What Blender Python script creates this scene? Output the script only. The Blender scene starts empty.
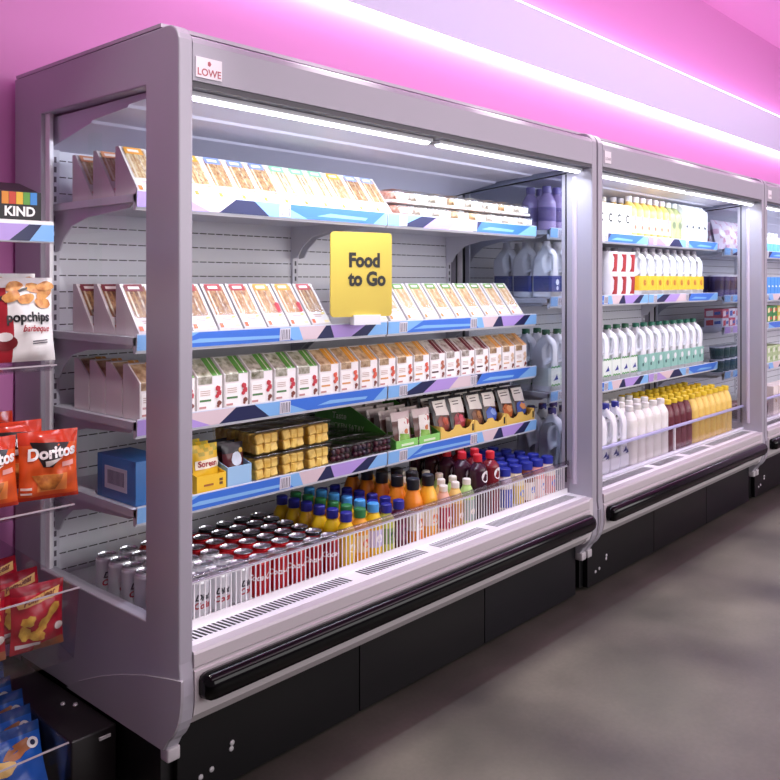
import bpy, bmesh, math, random
from mathutils import Matrix, Vector
random.seed(7)
SC = bpy.context.scene
COL = SC.collection
PI = math.pi
ORD = ['first', 'second', 'third', 'fourth', 'fifth', 'sixth', 'seventh', 'eighth', 'ninth', 'tenth', 'eleventh',
       'twelfth', 'thirteenth', 'fourteenth', 'fifteenth', 'sixteenth', 'seventeenth', 'eighteenth', 'nineteenth', 'twentieth']

# ------------------------------------------------------------------ materials
def lin(h):
    h = h.lstrip('#')
    out = []
    for i in (0, 2, 4):
        v = int(h[i:i + 2], 16) / 255
        out.append(v / 12.92 if v <= .04045 else ((v + .055) / 1.055) ** 2.4)
    return tuple(out) + (1,)

MATS = {}
def P(col, rough=.5, metal=0, emit=0, coat=0, noise=None, spec=.5, trans=0):
    """principled material; noise = (scale, second colour, detail, contrast low, contrast high)"""
    key = (col, rough, metal, emit, coat, noise, spec, trans)
    if key in MATS: return MATS[key]
    m = bpy.data.materials.new('paint_' + col.strip('#')); m.use_nodes = True
    nt = m.node_tree; b = nt.nodes['Principled BSDF']
    b.inputs['Base Color'].default_value = lin(col)
    b.inputs['Roughness'].default_value = rough
    b.inputs['Metallic'].default_value = metal
    b.inputs['Coat Weight'].default_value = coat
    b.inputs['Specular IOR Level'].default_value = spec
    b.inputs['Transmission Weight'].default_value = trans
    if emit:
        b.inputs['Emission Color'].default_value = lin(col)
        b.inputs['Emission Strength'].default_value = emit
    if noise:
        sc, c2, det, lo, hi = noise
        tc = nt.nodes.new('ShaderNodeTexCoord'); n = nt.nodes.new('ShaderNodeTexNoise')
        oi = nt.nodes.new('ShaderNodeObjectInfo'); ad = nt.nodes.new('ShaderNodeVectorMath')
        nt.links.new(tc.outputs['Object'], ad.inputs[0]); nt.links.new(oi.outputs['Location'], ad.inputs[1])
        n.inputs['Scale'].default_value = sc; n.inputs['Detail'].default_value = det
        nt.links.new(ad.outputs[0], n.inputs['Vector'])
        r = nt.nodes.new('ShaderNodeValToRGB')
        r.color_ramp.elements[0].position = lo; r.color_ramp.elements[0].color = lin(col)
        r.color_ramp.elements[1].position = hi; r.color_ramp.elements[1].color = lin(c2)
        nt.links.new(n.outputs['Fac'], r.inputs['Fac']); nt.links.new(r.outputs['Color'], b.inputs['Base Color'])
    MATS[key] = m
    return m

def node_math(nt, op, a, b=None):
    n = nt.nodes.new('ShaderNodeMath'); n.operation = op
    for i, v in enumerate((a, b)):
        if v is None: continue
        if isinstance(v, (int, float)): n.inputs[i].default_value = v
        else: nt.links.new(v, n.inputs[i])
    return n.outputs[0]

def glass(name, tint, gloss=.12, rough=.02):
    if name in MATS: return MATS[name]
    m = bpy.data.materials.new(name); m.use_nodes = True
    nt = m.node_tree; nt.nodes.remove(nt.nodes['Principled BSDF'])
    out = nt.nodes['Material Output']
    t = nt.nodes.new('ShaderNodeBsdfTransparent'); t.inputs['Color'].default_value = lin(tint)
    g = nt.nodes.new('ShaderNodeBsdfGlossy'); g.inputs['Roughness'].default_value = rough
    f = nt.nodes.new('ShaderNodeLayerWeight'); f.inputs['Blend'].default_value = .5
    k = node_math(nt, 'ADD', node_math(nt, 'MULTIPLY', node_math(nt, 'POWER', f.outputs['Facing'], 5), .8), gloss)
    mx = nt.nodes.new('ShaderNodeMixShader')
    nt.links.new(k, mx.inputs[0])
    nt.links.new(t.outputs[0], mx.inputs[1]); nt.links.new(g.outputs[0], mx.inputs[2])
    nt.links.new(mx.outputs[0], out.inputs['Surface'])
    MATS[name] = m
    return m

def slotted(name, base, dark):
    """white back panel with rows of punched slots (object x along the row, z up)"""
    m = bpy.data.materials.new(name); m.use_nodes = True
    nt = m.node_tree; b = nt.nodes['Principled BSDF']; b.inputs['Roughness'].default_value = .45
    tc = nt.nodes.new('ShaderNodeTexCoord'); s = nt.nodes.new('ShaderNodeSeparateXYZ')
    nt.links.new(tc.outputs['Object'], s.inputs[0])
    a = node_math(nt, 'LESS_THAN', node_math(nt, 'FRACT', node_math(nt, 'DIVIDE', s.outputs['Z'], .052)), .07)
    d = node_math(nt, 'LESS_THAN', node_math(nt, 'FRACT', node_math(nt, 'DIVIDE', s.outputs['X'], .036)), .84)
    k = node_math(nt, 'MULTIPLY', a, d)
    mx = nt.nodes.new('ShaderNodeMix'); mx.data_type = 'RGBA'
    mx.inputs['A'].default_value = lin(base); mx.inputs['B'].default_value = lin(dark)
    nt.links.new(k, mx.inputs['Factor']); nt.links.new(mx.outputs['Result'], b.inputs['Base Color'])
    return m

WHITE = P('#f2f2f4', .45); GREY = P('#a8a5b0', .4, .1); LIPGREY = P('#c0babd', .42)
SHELFW = P('#dadae2', .4); BLACK = P('#0c0c0e', .35); GLOSSBLACK = P('#030304', .1, 0, 0, 0, None, .2)
DARK = P('#2b2b33', .5); KICK = P('#0b0b0d', .34, 0, 0, 0, None, .25); SILVER = P('#c9ccd2', .25, .9); CHROME = P('#e2e4e8', .12, 1)
BACKP = slotted('slotted_back_panel', '#ececf3', '#33333c')
GLASS = glass('clear_glass', '#f6f8f9', .03); TINT = glass('tinted_glass', '#dfe2ea', .05)
ACRYL = glass('clear_acrylic', '#f7f6f8', .04, .05); FILM = glass('clear_film', '#f8f8f8', .06, .2)
TUBGL = glass('clear_tub', '#f8f6f0', .05, .08)

# ------------------------------------------------------------------ mesh builder
class MB:
    def __init__(self): self.v = []; self.f = []; self.m = []; self.s = []; self.mats = []
    def mi(self, mat):
        if mat not in self.mats: self.mats.append(mat)
        return self.mats.index(mat)
    def add(self, vs, fs, mat, smooth=False):
        o = len(self.v); self.v += [tuple(p) for p in vs]; k = self.mi(mat)
        for f in fs:
            self.f.append([i + o for i in f]); self.m.append(k); self.s.append(smooth)
        return self
    def box(self, x0, x1, y0, y1, z0, z1, mat):
        v = [(x, y, z) for x in (x0, x1) for y in (y0, y1) for z in (z0, z1)]
        f = [(0, 1, 3, 2), (4, 6, 7, 5), (0, 4, 5, 1), (2, 3, 7, 6), (0, 2, 6, 4), (1, 5, 7, 3)]
        return self.add(v, f, mat)
    def rbox(self, x0, x1, y0, y1, z0, z1, mat, r=.004, seg=2):
        bm = bmesh.new(); bmesh.ops.create_cube(bm, size=1)
        for v in bm.verts:
            v.co = ((x0 + x1) / 2 + v.co.x * (x1 - x0), (y0 + y1) / 2 + v.co.y * (y1 - y0), (z0 + z1) / 2 + v.co.z * (z1 - z0))
        bmesh.ops.bevel(bm, geom=bm.edges[:], offset=r, segments=seg, affect='EDGES', profile=.5)
        return self.bm(bm, mat, True)
    def bm(self, bm, mat, smooth=False):
        bm.verts.index_update()
        self.add([v.co[:] for v in bm.verts], [[v.index for v in f.verts] for f in bm.faces], mat, smooth); bm.free(); return self
    def prism(self, prof, x0, x1, mat, smooth=False):
        """profile of (y, z) points (seen from +x, counter-clockwise or not) swept along x"""
        n = len(prof)
        v = [(x0, y, z) for y, z in prof] + [(x1, y, z) for y, z in prof]
        f = [(i, (i + 1) % n, n + (i + 1) % n, n + i) for i in range(n)]
        self.add(v, f, mat, smooth)
        self.add(v, [list(range(n))[::-1], [n + i for i in range(n)]], mat)
        return self
    def lathe(self, prof, mat, c=(0, 0, 0), n=16, a0=0, a1=2 * PI):
        """bands of (r, z); each band has rings of its own so the profile keeps its edges"""
        full = abs(a1 - a0 - 2 * PI) < 1e-6
        cnt = n if full else n + 1
        for (r0, z0), (r1, z1) in zip(prof, prof[1:]):
            v = []
            for r, z in ((r0, z0), (r1, z1)):
                for i in range(cnt):
                    a = a0 + (a1 - a0) * i / n
                    v.append((c[0] + r * math.cos(a), c[1] + r * math.sin(a), c[2] + z))
            f = []
            for i in range(n):
                j = (i + 1) % cnt
                f.append((i, j, cnt + j, cnt + i))
            self.add(v, f, mat, True)
        return self
    def mesh(self, me, mat, fn=None, smooth=False):
        vs = [tuple(v.co) for v in me.vertices]
        if fn: vs = [fn(*p) for p in vs]
        return self.add(vs, [list(p.vertices) for p in me.polygons], mat, smooth)
    def build(self, name, parent=None, bevel=0, loc=None, fixn=False):
        me = bpy.data.meshes.new(name); me.from_pydata(self.v, [], self.f)
        for mt in self.mats: me.materials.append(mt)
        me.polygons.foreach_set('material_index', self.m); me.polygons.foreach_set('use_smooth', self.s)
        if fixn:
            bm = bmesh.new(); bm.from_mesh(me); bmesh.ops.recalc_face_normals(bm, faces=bm.faces[:]); bm.to_mesh(me); bm.free()
        me.update()
        o = bpy.data.objects.new(name, me); COL.objects.link(o); o.parent = parent
        if loc: o.location = loc
        if bevel:
            b = o.modifiers.new('bevel', 'BEVEL'); b.width = bevel; b.segments = 2; b.limit_method = 'ANGLE'
        return o

TXT = {}
def text_mesh(s, size, bold=0, shear=0, align='CENTER'):
    key = (s, size, bold, shear, align)
    if key in TXT: return TXT[key]
    cu = bpy.data.curves.new('lettering', 'FONT'); cu.body = s; cu.size = size; cu.align_x = align
    cu.offset = bold; cu.shear = shear; cu.resolution_u = 3
    ob = bpy.data.objects.new('lettering', cu); COL.objects.link(ob)
    dg = bpy.context.evaluated_depsgraph_get()
    me = bpy.data.meshes.new_from_object(ob.evaluated_get(dg))
    bpy.data.objects.remove(ob); bpy.data.curves.remove(cu)
    TXT[key] = me
    return me

def outline_mesh(loops, extrude, bevel):
    """filled 2-D outline (first loop) with holes, extruded and rounded; lies in the local xy plane"""
    cu = bpy.data.curves.new('outline', 'CURVE'); cu.dimensions = '2D'; cu.fill_mode = 'BOTH'
    cu.extrude = extrude; cu.bevel_depth = bevel; cu.bevel_resolution = 1; cu.offset = -bevel
    for lp in loops:
        sp = cu.splines.new('POLY'); sp.points.add(len(lp) - 1); sp.use_cyclic_u = True
        for p, q in zip(sp.points, lp): p.co = (q[0], q[1], 0, 1)
    ob = bpy.data.objects.new('outline', cu); COL.objects.link(ob)
    dg = bpy.context.evaluated_depsgraph_get()
    me = bpy.data.meshes.new_from_object(ob.evaluated_get(dg))
    bpy.data.objects.remove(ob); bpy.data.curves.remove(cu)
    return me

# ------------------------------------------------------------------ things
def thing(name, loc=(0, 0, 0), rz=0):
    o = bpy.data.objects.new(name, None); COL.objects.link(o); o.empty_display_size = .05
    o.location = loc; o.rotation_euler = (0, 0, rz)
    return o
def tag(o, label, cat, group=None):
    o['label'] = label; o['category'] = cat
    if group: o['group'] = group
    elif 'group' in o: del o['group']
    return o
def struct(o): o['kind'] = 'structure'; return o
KIDS = {}
def copy_tree(o, parent=None):
    c = o.copy(); COL.objects.link(c)
    if parent: c.parent = parent
    for ch in KIDS.setdefault(o.name, [x for x in o.children]): copy_tree(ch, c)
    return c
CACHE = {}
def put(key, fn, loc, label, cat, group=None, rz=0, rx=0):
    if key in CACHE: r = copy_tree(CACHE[key])
    else:
        r = fn(); CACHE[key] = r
        bpy.context.view_layer.update()
    r.location = (loc[0], loc[1] + (.012 if loc[0] > 0 and loc[2] > .6 else 0), loc[2] + .0012); r.rotation_euler = (rx, 0, rz)
    return tag(r, label, cat, group)

# ================================================================== the shop shell
def wall_mat():
    m = P('#dc8ccb', .55)
    return m
PINK = wall_mat()
WALLY = .95
MB().box(-3, 11, WALLY, WALLY + .15, 0, 3.75, PINK).build('wall_back').__setitem__('kind', 'structure')
MB().box(11, 11.15, -4.6, WALLY + .15, 0, 3.75, P('#cfc6d6', .6)).build('wall_right').__setitem__('kind', 'structure')
MB().box(-3, 11.15, -4.6, WALLY + .15, 3.7, 3.8, P('#efa0d8', .6)).build('ceiling').__setitem__('kind', 'structure')

def floor_mat():
    m = bpy.data.materials.new('worn_grey_floor'); m.use_nodes = True
    nt = m.node_tree; b = nt.nodes['Principled BSDF']
    tc = nt.nodes.new('ShaderNodeTexCoord')
    n1 = nt.nodes.new('ShaderNodeTexNoise'); n1.inputs['Scale'].default_value = 2.2; n1.inputs['Detail'].default_value = 7
    n2 = nt.nodes.new('ShaderNodeTexNoise'); n2.inputs['Scale'].default_value = 60; n2.inputs['Detail'].default_value = 3
    nt.links.new(tc.outputs['Object'], n1.inputs['Vector']); nt.links.new(tc.outputs['Object'], n2.inputs['Vector'])
    r = nt.nodes.new('ShaderNodeValToRGB')
    r.color_ramp.elements[0].position = .3; r.color_ramp.elements[0].color = lin('#3b3834')
    r.color_ramp.elements[1].position = .7; r.color_ramp.elements[1].color = lin('#56514b')
    nt.links.new(n1.outputs['Fac'], r.inputs['Fac'])
    mx = nt.nodes.new('ShaderNodeMix'); mx.data_type = 'RGBA'; mx.blend_type = 'OVERLAY'; mx.inputs['Factor'].default_value = .18
    nt.links.new(r.outputs['Color'], mx.inputs['A']); nt.links.new(n2.outputs['Fac'], mx.inputs['B'])
    nt.links.new(mx.outputs['Result'], b.inputs['Base Color'])
    b.inputs['Roughness'].default_value = .42
    b.inputs['Specular IOR Level'].default_value = .35
    return m
struct(MB().box(-3, 11.15, -4.6, WALLY + .15, -.1, 0, floor_mat()).build('floor'))

# glossy white fascia over the chillers with light strips above and below it
FASC = P('#d3d6ec', .3, 0, 0, 0, None, .3)
f = MB().box(-3, 11, .88, .905, 2.645, 2.985, FASC).build('trim_fascia'); struct(f)
LED = P('#f6e4ff', .5, 0, 8.5)
for i, (z0, z1) in enumerate(((2.632, 2.643), (2.988, 2.998))):
    t = thing('light_strip', (0, 0, 0))
    tag(t, ['slim glowing light strip under the glossy white fascia panel', 'slim glowing light strip along the top edge of the white fascia'][i], 'light strip')
    MB().box(.35, 11, [.884, .893][i], .9485, z0, z1, LED).build('diffuser', t)
    MB().box(.35, 11, .906, .9485, [z1, z0 - .012][i], [z1 + .012, z0][i], P('#8d8791', .5)).build('channel', t)

# ================================================================== chillers
SB = {k: P(v, .35) for k, v in dict(blue='#3f78dc', sky='#86bdf2', lilac='#b79be0', beige='#e2cdd2', navy='#1d2350', pale='#cfe2f8').items()}
PATS = {
 'A': [('lilac', 0, 0), ('beige', .13, .24), ('navy', .33, .27), ('sky', .40, .46), ('blue', .5, .62), ('sky', .99, .93), (None, 1, 1)],
 'B': [('sky', 0, 0), ('navy', .19, .07), ('lilac', .28, .20), ('beige', .42, .36), ('navy', .5, .52), ('blue', .58, .54), ('sky', .95, .85), (None, 1, 1)],
 'C': [('sky', 0, 0), ('blue', .2, .1), ('sky', .5, .56), ('beige', .58, .60), ('navy', .70, .66), ('lilac', .72, .74), ('navy', .90, .82), ('sky', .95, .90), (None, 1, 1)],
}
def strip_mesh(w, pat, ticks):
    """shelf-edge ticket strip: slanted blocks of colour, a blue stripe and bar-coded tickets, one mesh"""
    b = MB(); h = .043; y = -.002
    seq = PATS[pat]
    b.box(0, w, 0, .004, -.003, h + .003, P('#dfe3ee', .3))
    for (c, t0, b0), (_, t1, b1) in zip(seq, seq[1:]):
        b.add([(b0 * w, y, 0), (b1 * w, y, 0), (t1 * w, y, h), (t0 * w, y, h)], [(0, 1, 2, 3)], SB[c])
    for (c, t0, b0), (_, t1, b1) in zip(seq, seq[1:]):
        if c in ('blue', 'sky') and t1 - t0 > .2:
            b.add([(w * (b0 + .04), y - .0006, .012), (w * (b1 - .04), y - .0006, .010), (w * (b1 - .03), y - .0006, .019), (w * (b0 + .1), y - .0006, .024)], [(0, 1, 2, 3)], SB['sky' if c == 'blue' else 'blue'])
    for tx in ticks:
        b.add([(tx, y - .001, .002), (tx + .045, y - .001, .002), (tx + .045, y - .001, h - .002), (tx, y - .001, h - .002)], [(0, 1, 2, 3)], P('#e9e6ee', .4))
        for k in range(6):
            x = tx + .004 + k * .0068; ww = .0035 if k % 2 else .002
            b.add([(x, y - .0016, .005), (x + ww, y - .0016, .005), (x + ww, y - .0016, h - .006), (x, y - .0016, h - .006)], [(0, 1, 2, 3)], P('#6a6674', .5))
    return b
SHELF_FRONT = .274
def shelf(root, x0, x1, z, pat, depth_back=.765, ticks=(.06, .5)):
    """z: level goods stand on"""
    w = x1 - x0
    s = MB().box(x0, x1, SHELF_FRONT, depth_back, z - .022, z, SHELFW).box(x0, x1, SHELF_FRONT, SHELF_FRONT + .012, z - .045, z, SHELFW).build('shelf', root)
    st = strip_mesh(w, pat, [t * w for t in ticks]).build('price_strip', s, loc=(x0, SHELF_FRONT - .005, z - .036)); st.rotation_euler = (.06, 0, 0)
    for bx in (x0 + .012, x1 - .016):
        pr = [(depth_back, z - .022), (depth_back, z - .15), (depth_back - .03, z - .145), (depth_back - .055, z - .11), (depth_back - .11, z - .07), (depth_back - .2, z - .05), (SHELF_FRONT + .05, z - .035), (SHELF_FRONT + .03, z - .022)]
        MB().prism(pr, bx, bx + .005, SHELFW).build('bracket', s)
    return s

W1 = 2.13
def chiller(x0, label, levels, guard, first=False, L=W1):
    """open-fronted wall chiller, front plane y=0, base on the floor"""
    root = thing('display_chiller', (x0, 0, 0)); tag(root, label, 'chiller', 'open display chillers along the wall')
    # side panels with a window
    outer = [(.92, 2.035), (.92, .195), (.062, .195), (.045, .222), (.026, .240), (.012, .260), (.001, .284), (-.005, .315), (-.007, .35), (-.005, .39), (0, .43), (0, 1.975)] + \
            [(.05 - .05 * math.cos(a), 1.985 + .05 * math.sin(a)) for a in (.2, .5, .8, 1.1, 1.35, 1.57)]
    hole = [(.152, .502), (.74, .505), (.74, 1.903), (.152, 1.897)]
    pm = outline_mesh([outer, hole], .0165, .004)
    for sx in (0, 1):
        cx = .0205 if sx == 0 else L - .0205
        sp = MB().mesh(pm, GREY, lambda x, y, z: (cx + z, x, y)).build('side_panel', root, fixn=True)
        MB().add([(cx, .145, .497), (cx, .747, .497), (cx, .747, 1.908), (cx, .145, 1.908)], [(0, 1, 2, 3)], TINT if sx else GLASS).build('window_pane', sp)
        b = MB()
        ss = -1 if sx == 0 else 1
        xo0, xo1 = cx - .006, cx + .006
        b.box(xo0, xo1, .712, .742, .503, 1.903, P('#f0eef2', .35, .1))
        if sx: b.box(cx - .0065, cx + .0065, .706, .712, .503, 1.903, BLACK)
        b.build('window_trim', sp)
        e = MB()
        xi = cx + (.0215 if sx == 0 else -.0215)
        if sx:
            e.box(xi - .002, xi + .002, .125, .131, .5, 1.86, BLACK).box(xi - .002, xi + .002, .735, .741, .5, 1.81, BLACK)
            e.prism([(.125, 1.862), (.125, 1.868), (.741, 1.812), (.741, 1.806)], xi - .002, xi + .002, BLACK)
            e.build('glazing_seal', sp)
        g = MB().lathe([(0, .50), (.012, .50), (.012, 1.835), (.010, 1.845), (0, 1.85)], P('#c9bfd0', .25, .1), (xi, .085, 0), 10).build('edge_guide', sp)
        # moulded corner cover at the foot
        arc = [(-.014, .396), (.05, .383), (.16, .358), (.27, .325), (.38, .286), (.50, .235), (.57, .195), (.066, .195), (.046, .226), (.026, .244), (.012, .262), (.0, .284), (-.008, .31), (-.013, .34), (-.0145, .37)]
        MB().prism(arc, cx + ss * .0205 - .004, cx + ss * .0205 + .004, P('#a29ea6', .4, .1)).build('corner_cover', sp, bevel=.003, fixn=True)
        MB().rbox(cx - .02, cx + .018, .05, .085, .165, .2, P('#b5b1b5', .4)).build('foot', sp)
    # canopy with lid
    MB().prism([(0, 1.895), (0, 1.99), (.006, 2.004), (.02, 2.012), (.9, 2.02), (.9, 1.92), (.13, 1.91), (.13, 1.895)], .041, L - .041, GREY).build('canopy', root, fixn=True)
    MB().prism([(.004, 1.880), (.004, 1.895), (.13, 1.895), (.13, 1.880)], .041, L - .041, P('#4a4850', .5)).build('canopy_seal', root, fixn=True)
    MB().box(.0, L, .08, .91, 2.036, 2.046, P('#b9b0bd', .4, .2)).box(.003, L - .003, .09, .9, 2.02, 2.036, P('#6d6472', .5)).build('lid', root)
    for hx0, hx1 in ((.045, L / 2 - .01), (L / 2 + .03, L - .045)):
        h = MB().box(hx0, hx1, .045, .085, 1.868, 1.881, P('#dcdce4', .35)).build('light_housing', root)
        MB().prism([(.05, 1.868), (.051, 1.864), (.060, 1.8605), (.074, 1.861), (.078, 1.868)], hx0 + .01, hx1 - .01, TUBE).build('light_tube', h, fixn=True)
    # lining
    MB().box(.041, L - .041, .78, .915, .3, 2.02, BACKP).build('back_panel', root)
    MB().prism([(.13, 1.896), (.13, 1.884), (.3, 1.876), (.31, 1.869), (.5, 1.858), (.51, 1.851), (.78, 1.80), (.78, 1.896)], .041, L - .041, P('#d6d4e4', .4)).build('ceiling_lining', root, fixn=True)
    for ux in (.06, L / 2, L - .06):
        b = MB().box(ux - .014, ux + .014, .768, .781, .46, 1.82, P('#dedde6', .4))
        for k in range(42):
            b.box(ux - .004, ux + .004, .7672, .769, .49 + k * .031, .49 + k * .031 + .018, P('#5a5862', .6))
        b.build('upright', root)
    # base well, front lip, bumper, kick
    MB().box(.041, L - .041, .105, .79, .40, .455, WHITE).build('well_deck', root)
    MB().prism([(.03, .452), (-.002, .451), (-.006, .444), (-.006, .413), (.0, .408), (-.008, .402), (-.010, .33), (-.002, .29), (.03, .256), (.11, .24), (.11, .452)], .041, L - .074, LIPGREY).build('front_lip', root, fixn=True)
    MB().prism([(-.003, .43), (-.002, .452), (.10, .452), (.10, .25), (.03, .25), (.012, .27), (.002, .30), (-.004, .33)], L - .074, L - .041, P('#cdc8cc', .4)).build('end_trim', root, fixn=True)
    cap = MB()
    n = 12
    prof = [(-.012 - .03 * math.cos(a) * (1 if math.cos(a) > 0 else .2) - .016 * (math.cos(a) > 0), .363 + .037 * math.sin(a)) for a in [2 * PI * k / n for k in range(n)]]
    xs = [.052, .056, .066, .082, L - .122, L - .106, L - .096, L - .092]; sc = [.55, .8, .95, 1, 1, .95, .8, .55]
    vs = []; fs = []
    for x, k in zip(xs, sc): vs += [(x, -.012 + (y + .012) * k, .363 + (z - .363) * k) for y, z in prof]
    for j in range(len(xs) - 1): fs += [(j * n + i, j * n + (i + 1) % n, (j + 1) * n + (i + 1) % n, (j + 1) * n + i) for i in range(n)]
    cap.add(vs, fs, GLOSSBLACK, True); cap.add(vs, [list(range(n)), [n * (len(xs) - 1) + i for i in range(n)]], GLOSSBLACK)
    cap.build('bumper', root, fixn=True)
    # air grille on the deck edge
    g = MB(); g.box(.041, L - .041, .028, .108, .448, .4535, WHITE)
    for k in range(int((L - .12) / .0155)):
        x = .055 + k * .0155
        if abs(x - .70) < .03 or abs(x - 1.07) < .03 or abs(x - 1.42) < .03: continue
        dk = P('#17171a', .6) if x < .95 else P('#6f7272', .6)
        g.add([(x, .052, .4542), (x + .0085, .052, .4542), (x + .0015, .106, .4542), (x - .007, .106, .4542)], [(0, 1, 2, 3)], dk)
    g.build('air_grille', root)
    # plinth and kick panels
    MB().box(.012, L - .012, .10, .9, .02, .21, BLACK).build('plinth', root)
    third = (L - .09) / 3
    for k in range(3):
        kp = MB().box(.045 + k * third + .002, .045 + (k + 1) * third - .002, .078, .1, .015, .262, [KICK, P('#111012', .28, 0, 0, 0, None, .25), P('#0d0d12', .3, 0, 0, 0, None, .25)][k]).build('kick_panel', root, bevel=.002)
    b = MB()
    for dx, dz in ((.0, .0), (.035, .006), (.10, .035), (.103, .05)):
        b.lathe([(0, .003), (.007, .002), (.008, 0)], P('#d7d7da', .3, .6), (0, 0, 0), 8)
        k = len(b.v) - 32
        for i in range(k, len(b.v)):
            x, y, z = b.v[i]; b.v[i] = (.12 + dx + x, .078 - z, .07 + dz + y)
    b.build('bolt_heads', root)
    # badge
    if first:
        bd = MB().box(.048, .128, -.004, 0, 1.905, 1.957, P('#f0eaf0', .4)).build('badge', root)
        tm = text_mesh('LOWE', .026, .0004)
        b = MB().mesh(tm, P('#b65a66', .5), lambda x, y, z: (.088 + x, -.0046, 1.911 + y))
        b.lathe([(0, 0), (.004, .0), (.006, .003)], P('#b65a66', .5), (0, 0, 0), 5)
        k = len(b.v) - 20
        for i in range(k, len(b.v)):
            x, y, z = b.v[i]; b.v[i] = (.088 + x, -.0046 - .0001, 1.943 + y * 1.2)
        b.build('lettering', bd)
    else:
        bd = MB().box(.052, .112, -.004, 0, 1.912, 1.965, P('#f0eaf0', .4)).build('badge', root)
        MB().mesh(text_mesh('LOWE', .018, .0003), P('#9a8a98', .5), lambda x, y, z: (.082 + x, -.0046, 1.925 + y)).build('lettering', bd)
    for pats, z in levels:
        shelf(root, .045, L / 2 - .004, z, pats[0])
        shelf(root, L / 2 + .004, L - .066, z, pats[1])
    # goods guard along the well
    if guard == 'fence':
        fr = MB().box(.05, L - .05, .116, .121, .455, .476, WHITE).box(.05, L - .05, .114, .121, .572, .577, WHITE)
        for k in range(int((L - .12) / .0175) + 1):
            x = .055 + k * .0175
            fr.box(x, x + (.012 if abs(x - 1.06) < .009 else .0038), .1165, .119, .474, .574, WHITE)
        fr = fr.build('basket_fence', root)
        MB().rbox(.046, L - .046, .108, .124, .576, .597, glass('rail_acrylic', '#e4dfe6', .16, .15), .004).build('top_rail', fr)
        MB().rbox(L - .056, L - .04, .09, .128, .52, .6, ACRYL, .006).build('end_bracket', fr)
    else:
        fr = MB().box(.05, L / 2 - .004, .116, .121, .47, .60, ACRYL).box(L / 2 + .004, L - .05, .116, .121, .47, .60, ACRYL).build('acrylic_guard', root)
        MB().rbox(.046, L - .046, .110, .124, .596, .612, P('#b6b4dc', .25), .004).build('top_rail', fr)
        MB().box(.05, L - .05, .110, .124, .462, .474, P('#e6e6f6', .3)).box(L / 2 - .004, L / 2 + .004, .113, .124, .47, .6, WHITE).build('bottom_rail', fr)
        MB().rbox(L - .056, L - .04, .09, .128, .52, .6, ACRYL, .006).build('end_bracket', fr)
    # lamp
    ld = bpy.data.lights.new('chiller_light', 'AREA'); ld.shape = 'RECTANGLE'; ld.size = L - .2; ld.size_y = .06
    ld.energy = CH_W if first else CH_W * .72; ld.color = (.77, .83, 1)
    lo = bpy.data.objects.new('chiller_light', ld); COL.objects.link(lo); lo.parent = root
    lo.location = (L / 2, .066, 1.851); lo.rotation_euler = (math.radians(20), 0, 0)
    return root
TUBE = P('#f4f7ff', .5, 0, 6)
CH_W = 15.5
X1, X2, X3 = 0, 2.142, 4.284
ZD, ZC, ZB, ZA, ZW = 1.628, 1.232, .998, .757, .4555
chiller(X1, 'nearest open display chiller with sandwiches and cans, large grey side panel facing us', [('AB', ZD), ('CC', ZC), ('AB', ZB), ('CC', ZA)], 'fence', True)
U2 = (1.628, 1.308, .868)
chiller(X2, 'middle open display chiller filled with milk bottles and juice', [('BA', U2[0]), ('CB', U2[1]), ('CA', U2[2])], 'acrylic')
U3 = (1.60, 1.29, 1.085, .79)
chiller(X3, 'farthest open display chiller, only its left edge showing at the right of the photo', [('BA', U3[0]), ('CB', U3[1]), ('AB', U3[2]), ('CA', U3[3])], 'acrylic', L=3.3)

# ================================================================== goods
def noisefood(a, b, s=70, lo=.35, hi=.65): return P(a, .55, 0, 0, 0, (s, b, 3, lo, hi))
TXTDARK = P('#5a4b4b', .6)

def sandwich(tabc, food, dot='#e58a3a', side='#d8d2d0', band=None):
    def mk():
        r = thing('sandwich_pack'); w = .043
        car = P(side, .5)
        MB().prism([(0, 0), (0, .010), (.104, .146), (.122, .146), (.122, 0)], -w, w, car).build('carton', r, fixn=True)
        s = Vector((.104, .136)).normalized(); n = (-s[1], s[0])
        def pt(x, t, e): return (x, s[0] * t + n[0] * e, .010 + s[1] * t + n[1] * e)
        def quad(b, x0, x1, t0, t1, e, m): b.add([pt(x0, t0, e), pt(x1, t0, e), pt(x1, t1, e), pt(x0, t1, e)], [(0, 1, 2, 3)], m)
        b = MB(); quad(b, -w + .008, w - .010, .050, .162, .0008, food)
        for k, (c) in enumerate(('#e8d9b8', '#caa36b', '#8a5a3a', '#d9b98a')):
            x = -w + .015 + k * .016; quad(b, x, x + .006, .052, .148, .0012, noisefood(c, '#f0e2c4' if k % 2 == 0 else '#a9743c', 60))
        b.build('filling', r)
        b = MB(); quad(b, -w + .004, w - .006, .048, .164, .0022, FILM); b.build('film_window', r)
        b = MB(); quad(b, -w + .010, w - .018, .142, .168, .003, P(tabc, .45))
        quad(b, -w + .020, w - .030, .150, .160, .0034, P('#f3e6e0', .5)); b.build('tab', r)
        if band:
            b = MB(); b.add([pt(w - .022, .052, .003), pt(w - .006, .052, .003), pt(w - .003, .088, .003), pt(w - .012, .094, .003), pt(w - .024, .084, .003)], [(0, 1, 2, 3, 4)], P(band, .45)); b.build('round_sticker', r)
        b = MB(); quad(b, -w + .004, w - .005, .003, .047, .0012, P('#dedad8', .5))
        for (x0, x1, t) in ((-.020, .022, .036), (-.018, .012, .029)): quad(b, x0, x1, t, t + .003, .0018, P('#b98a7e', .6))
        quad(b, -w + .005, -w + .018, .004, .02, .0018, P(dot, .5)); quad(b, .016, .036, .004, .014, .0018, P('#ead9a0', .5)); quad(b, .018, .034, .038, .046, .0018, P('#e6d27a', .5))
        b.build('front_label', r)
        return r
    return mk

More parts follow.
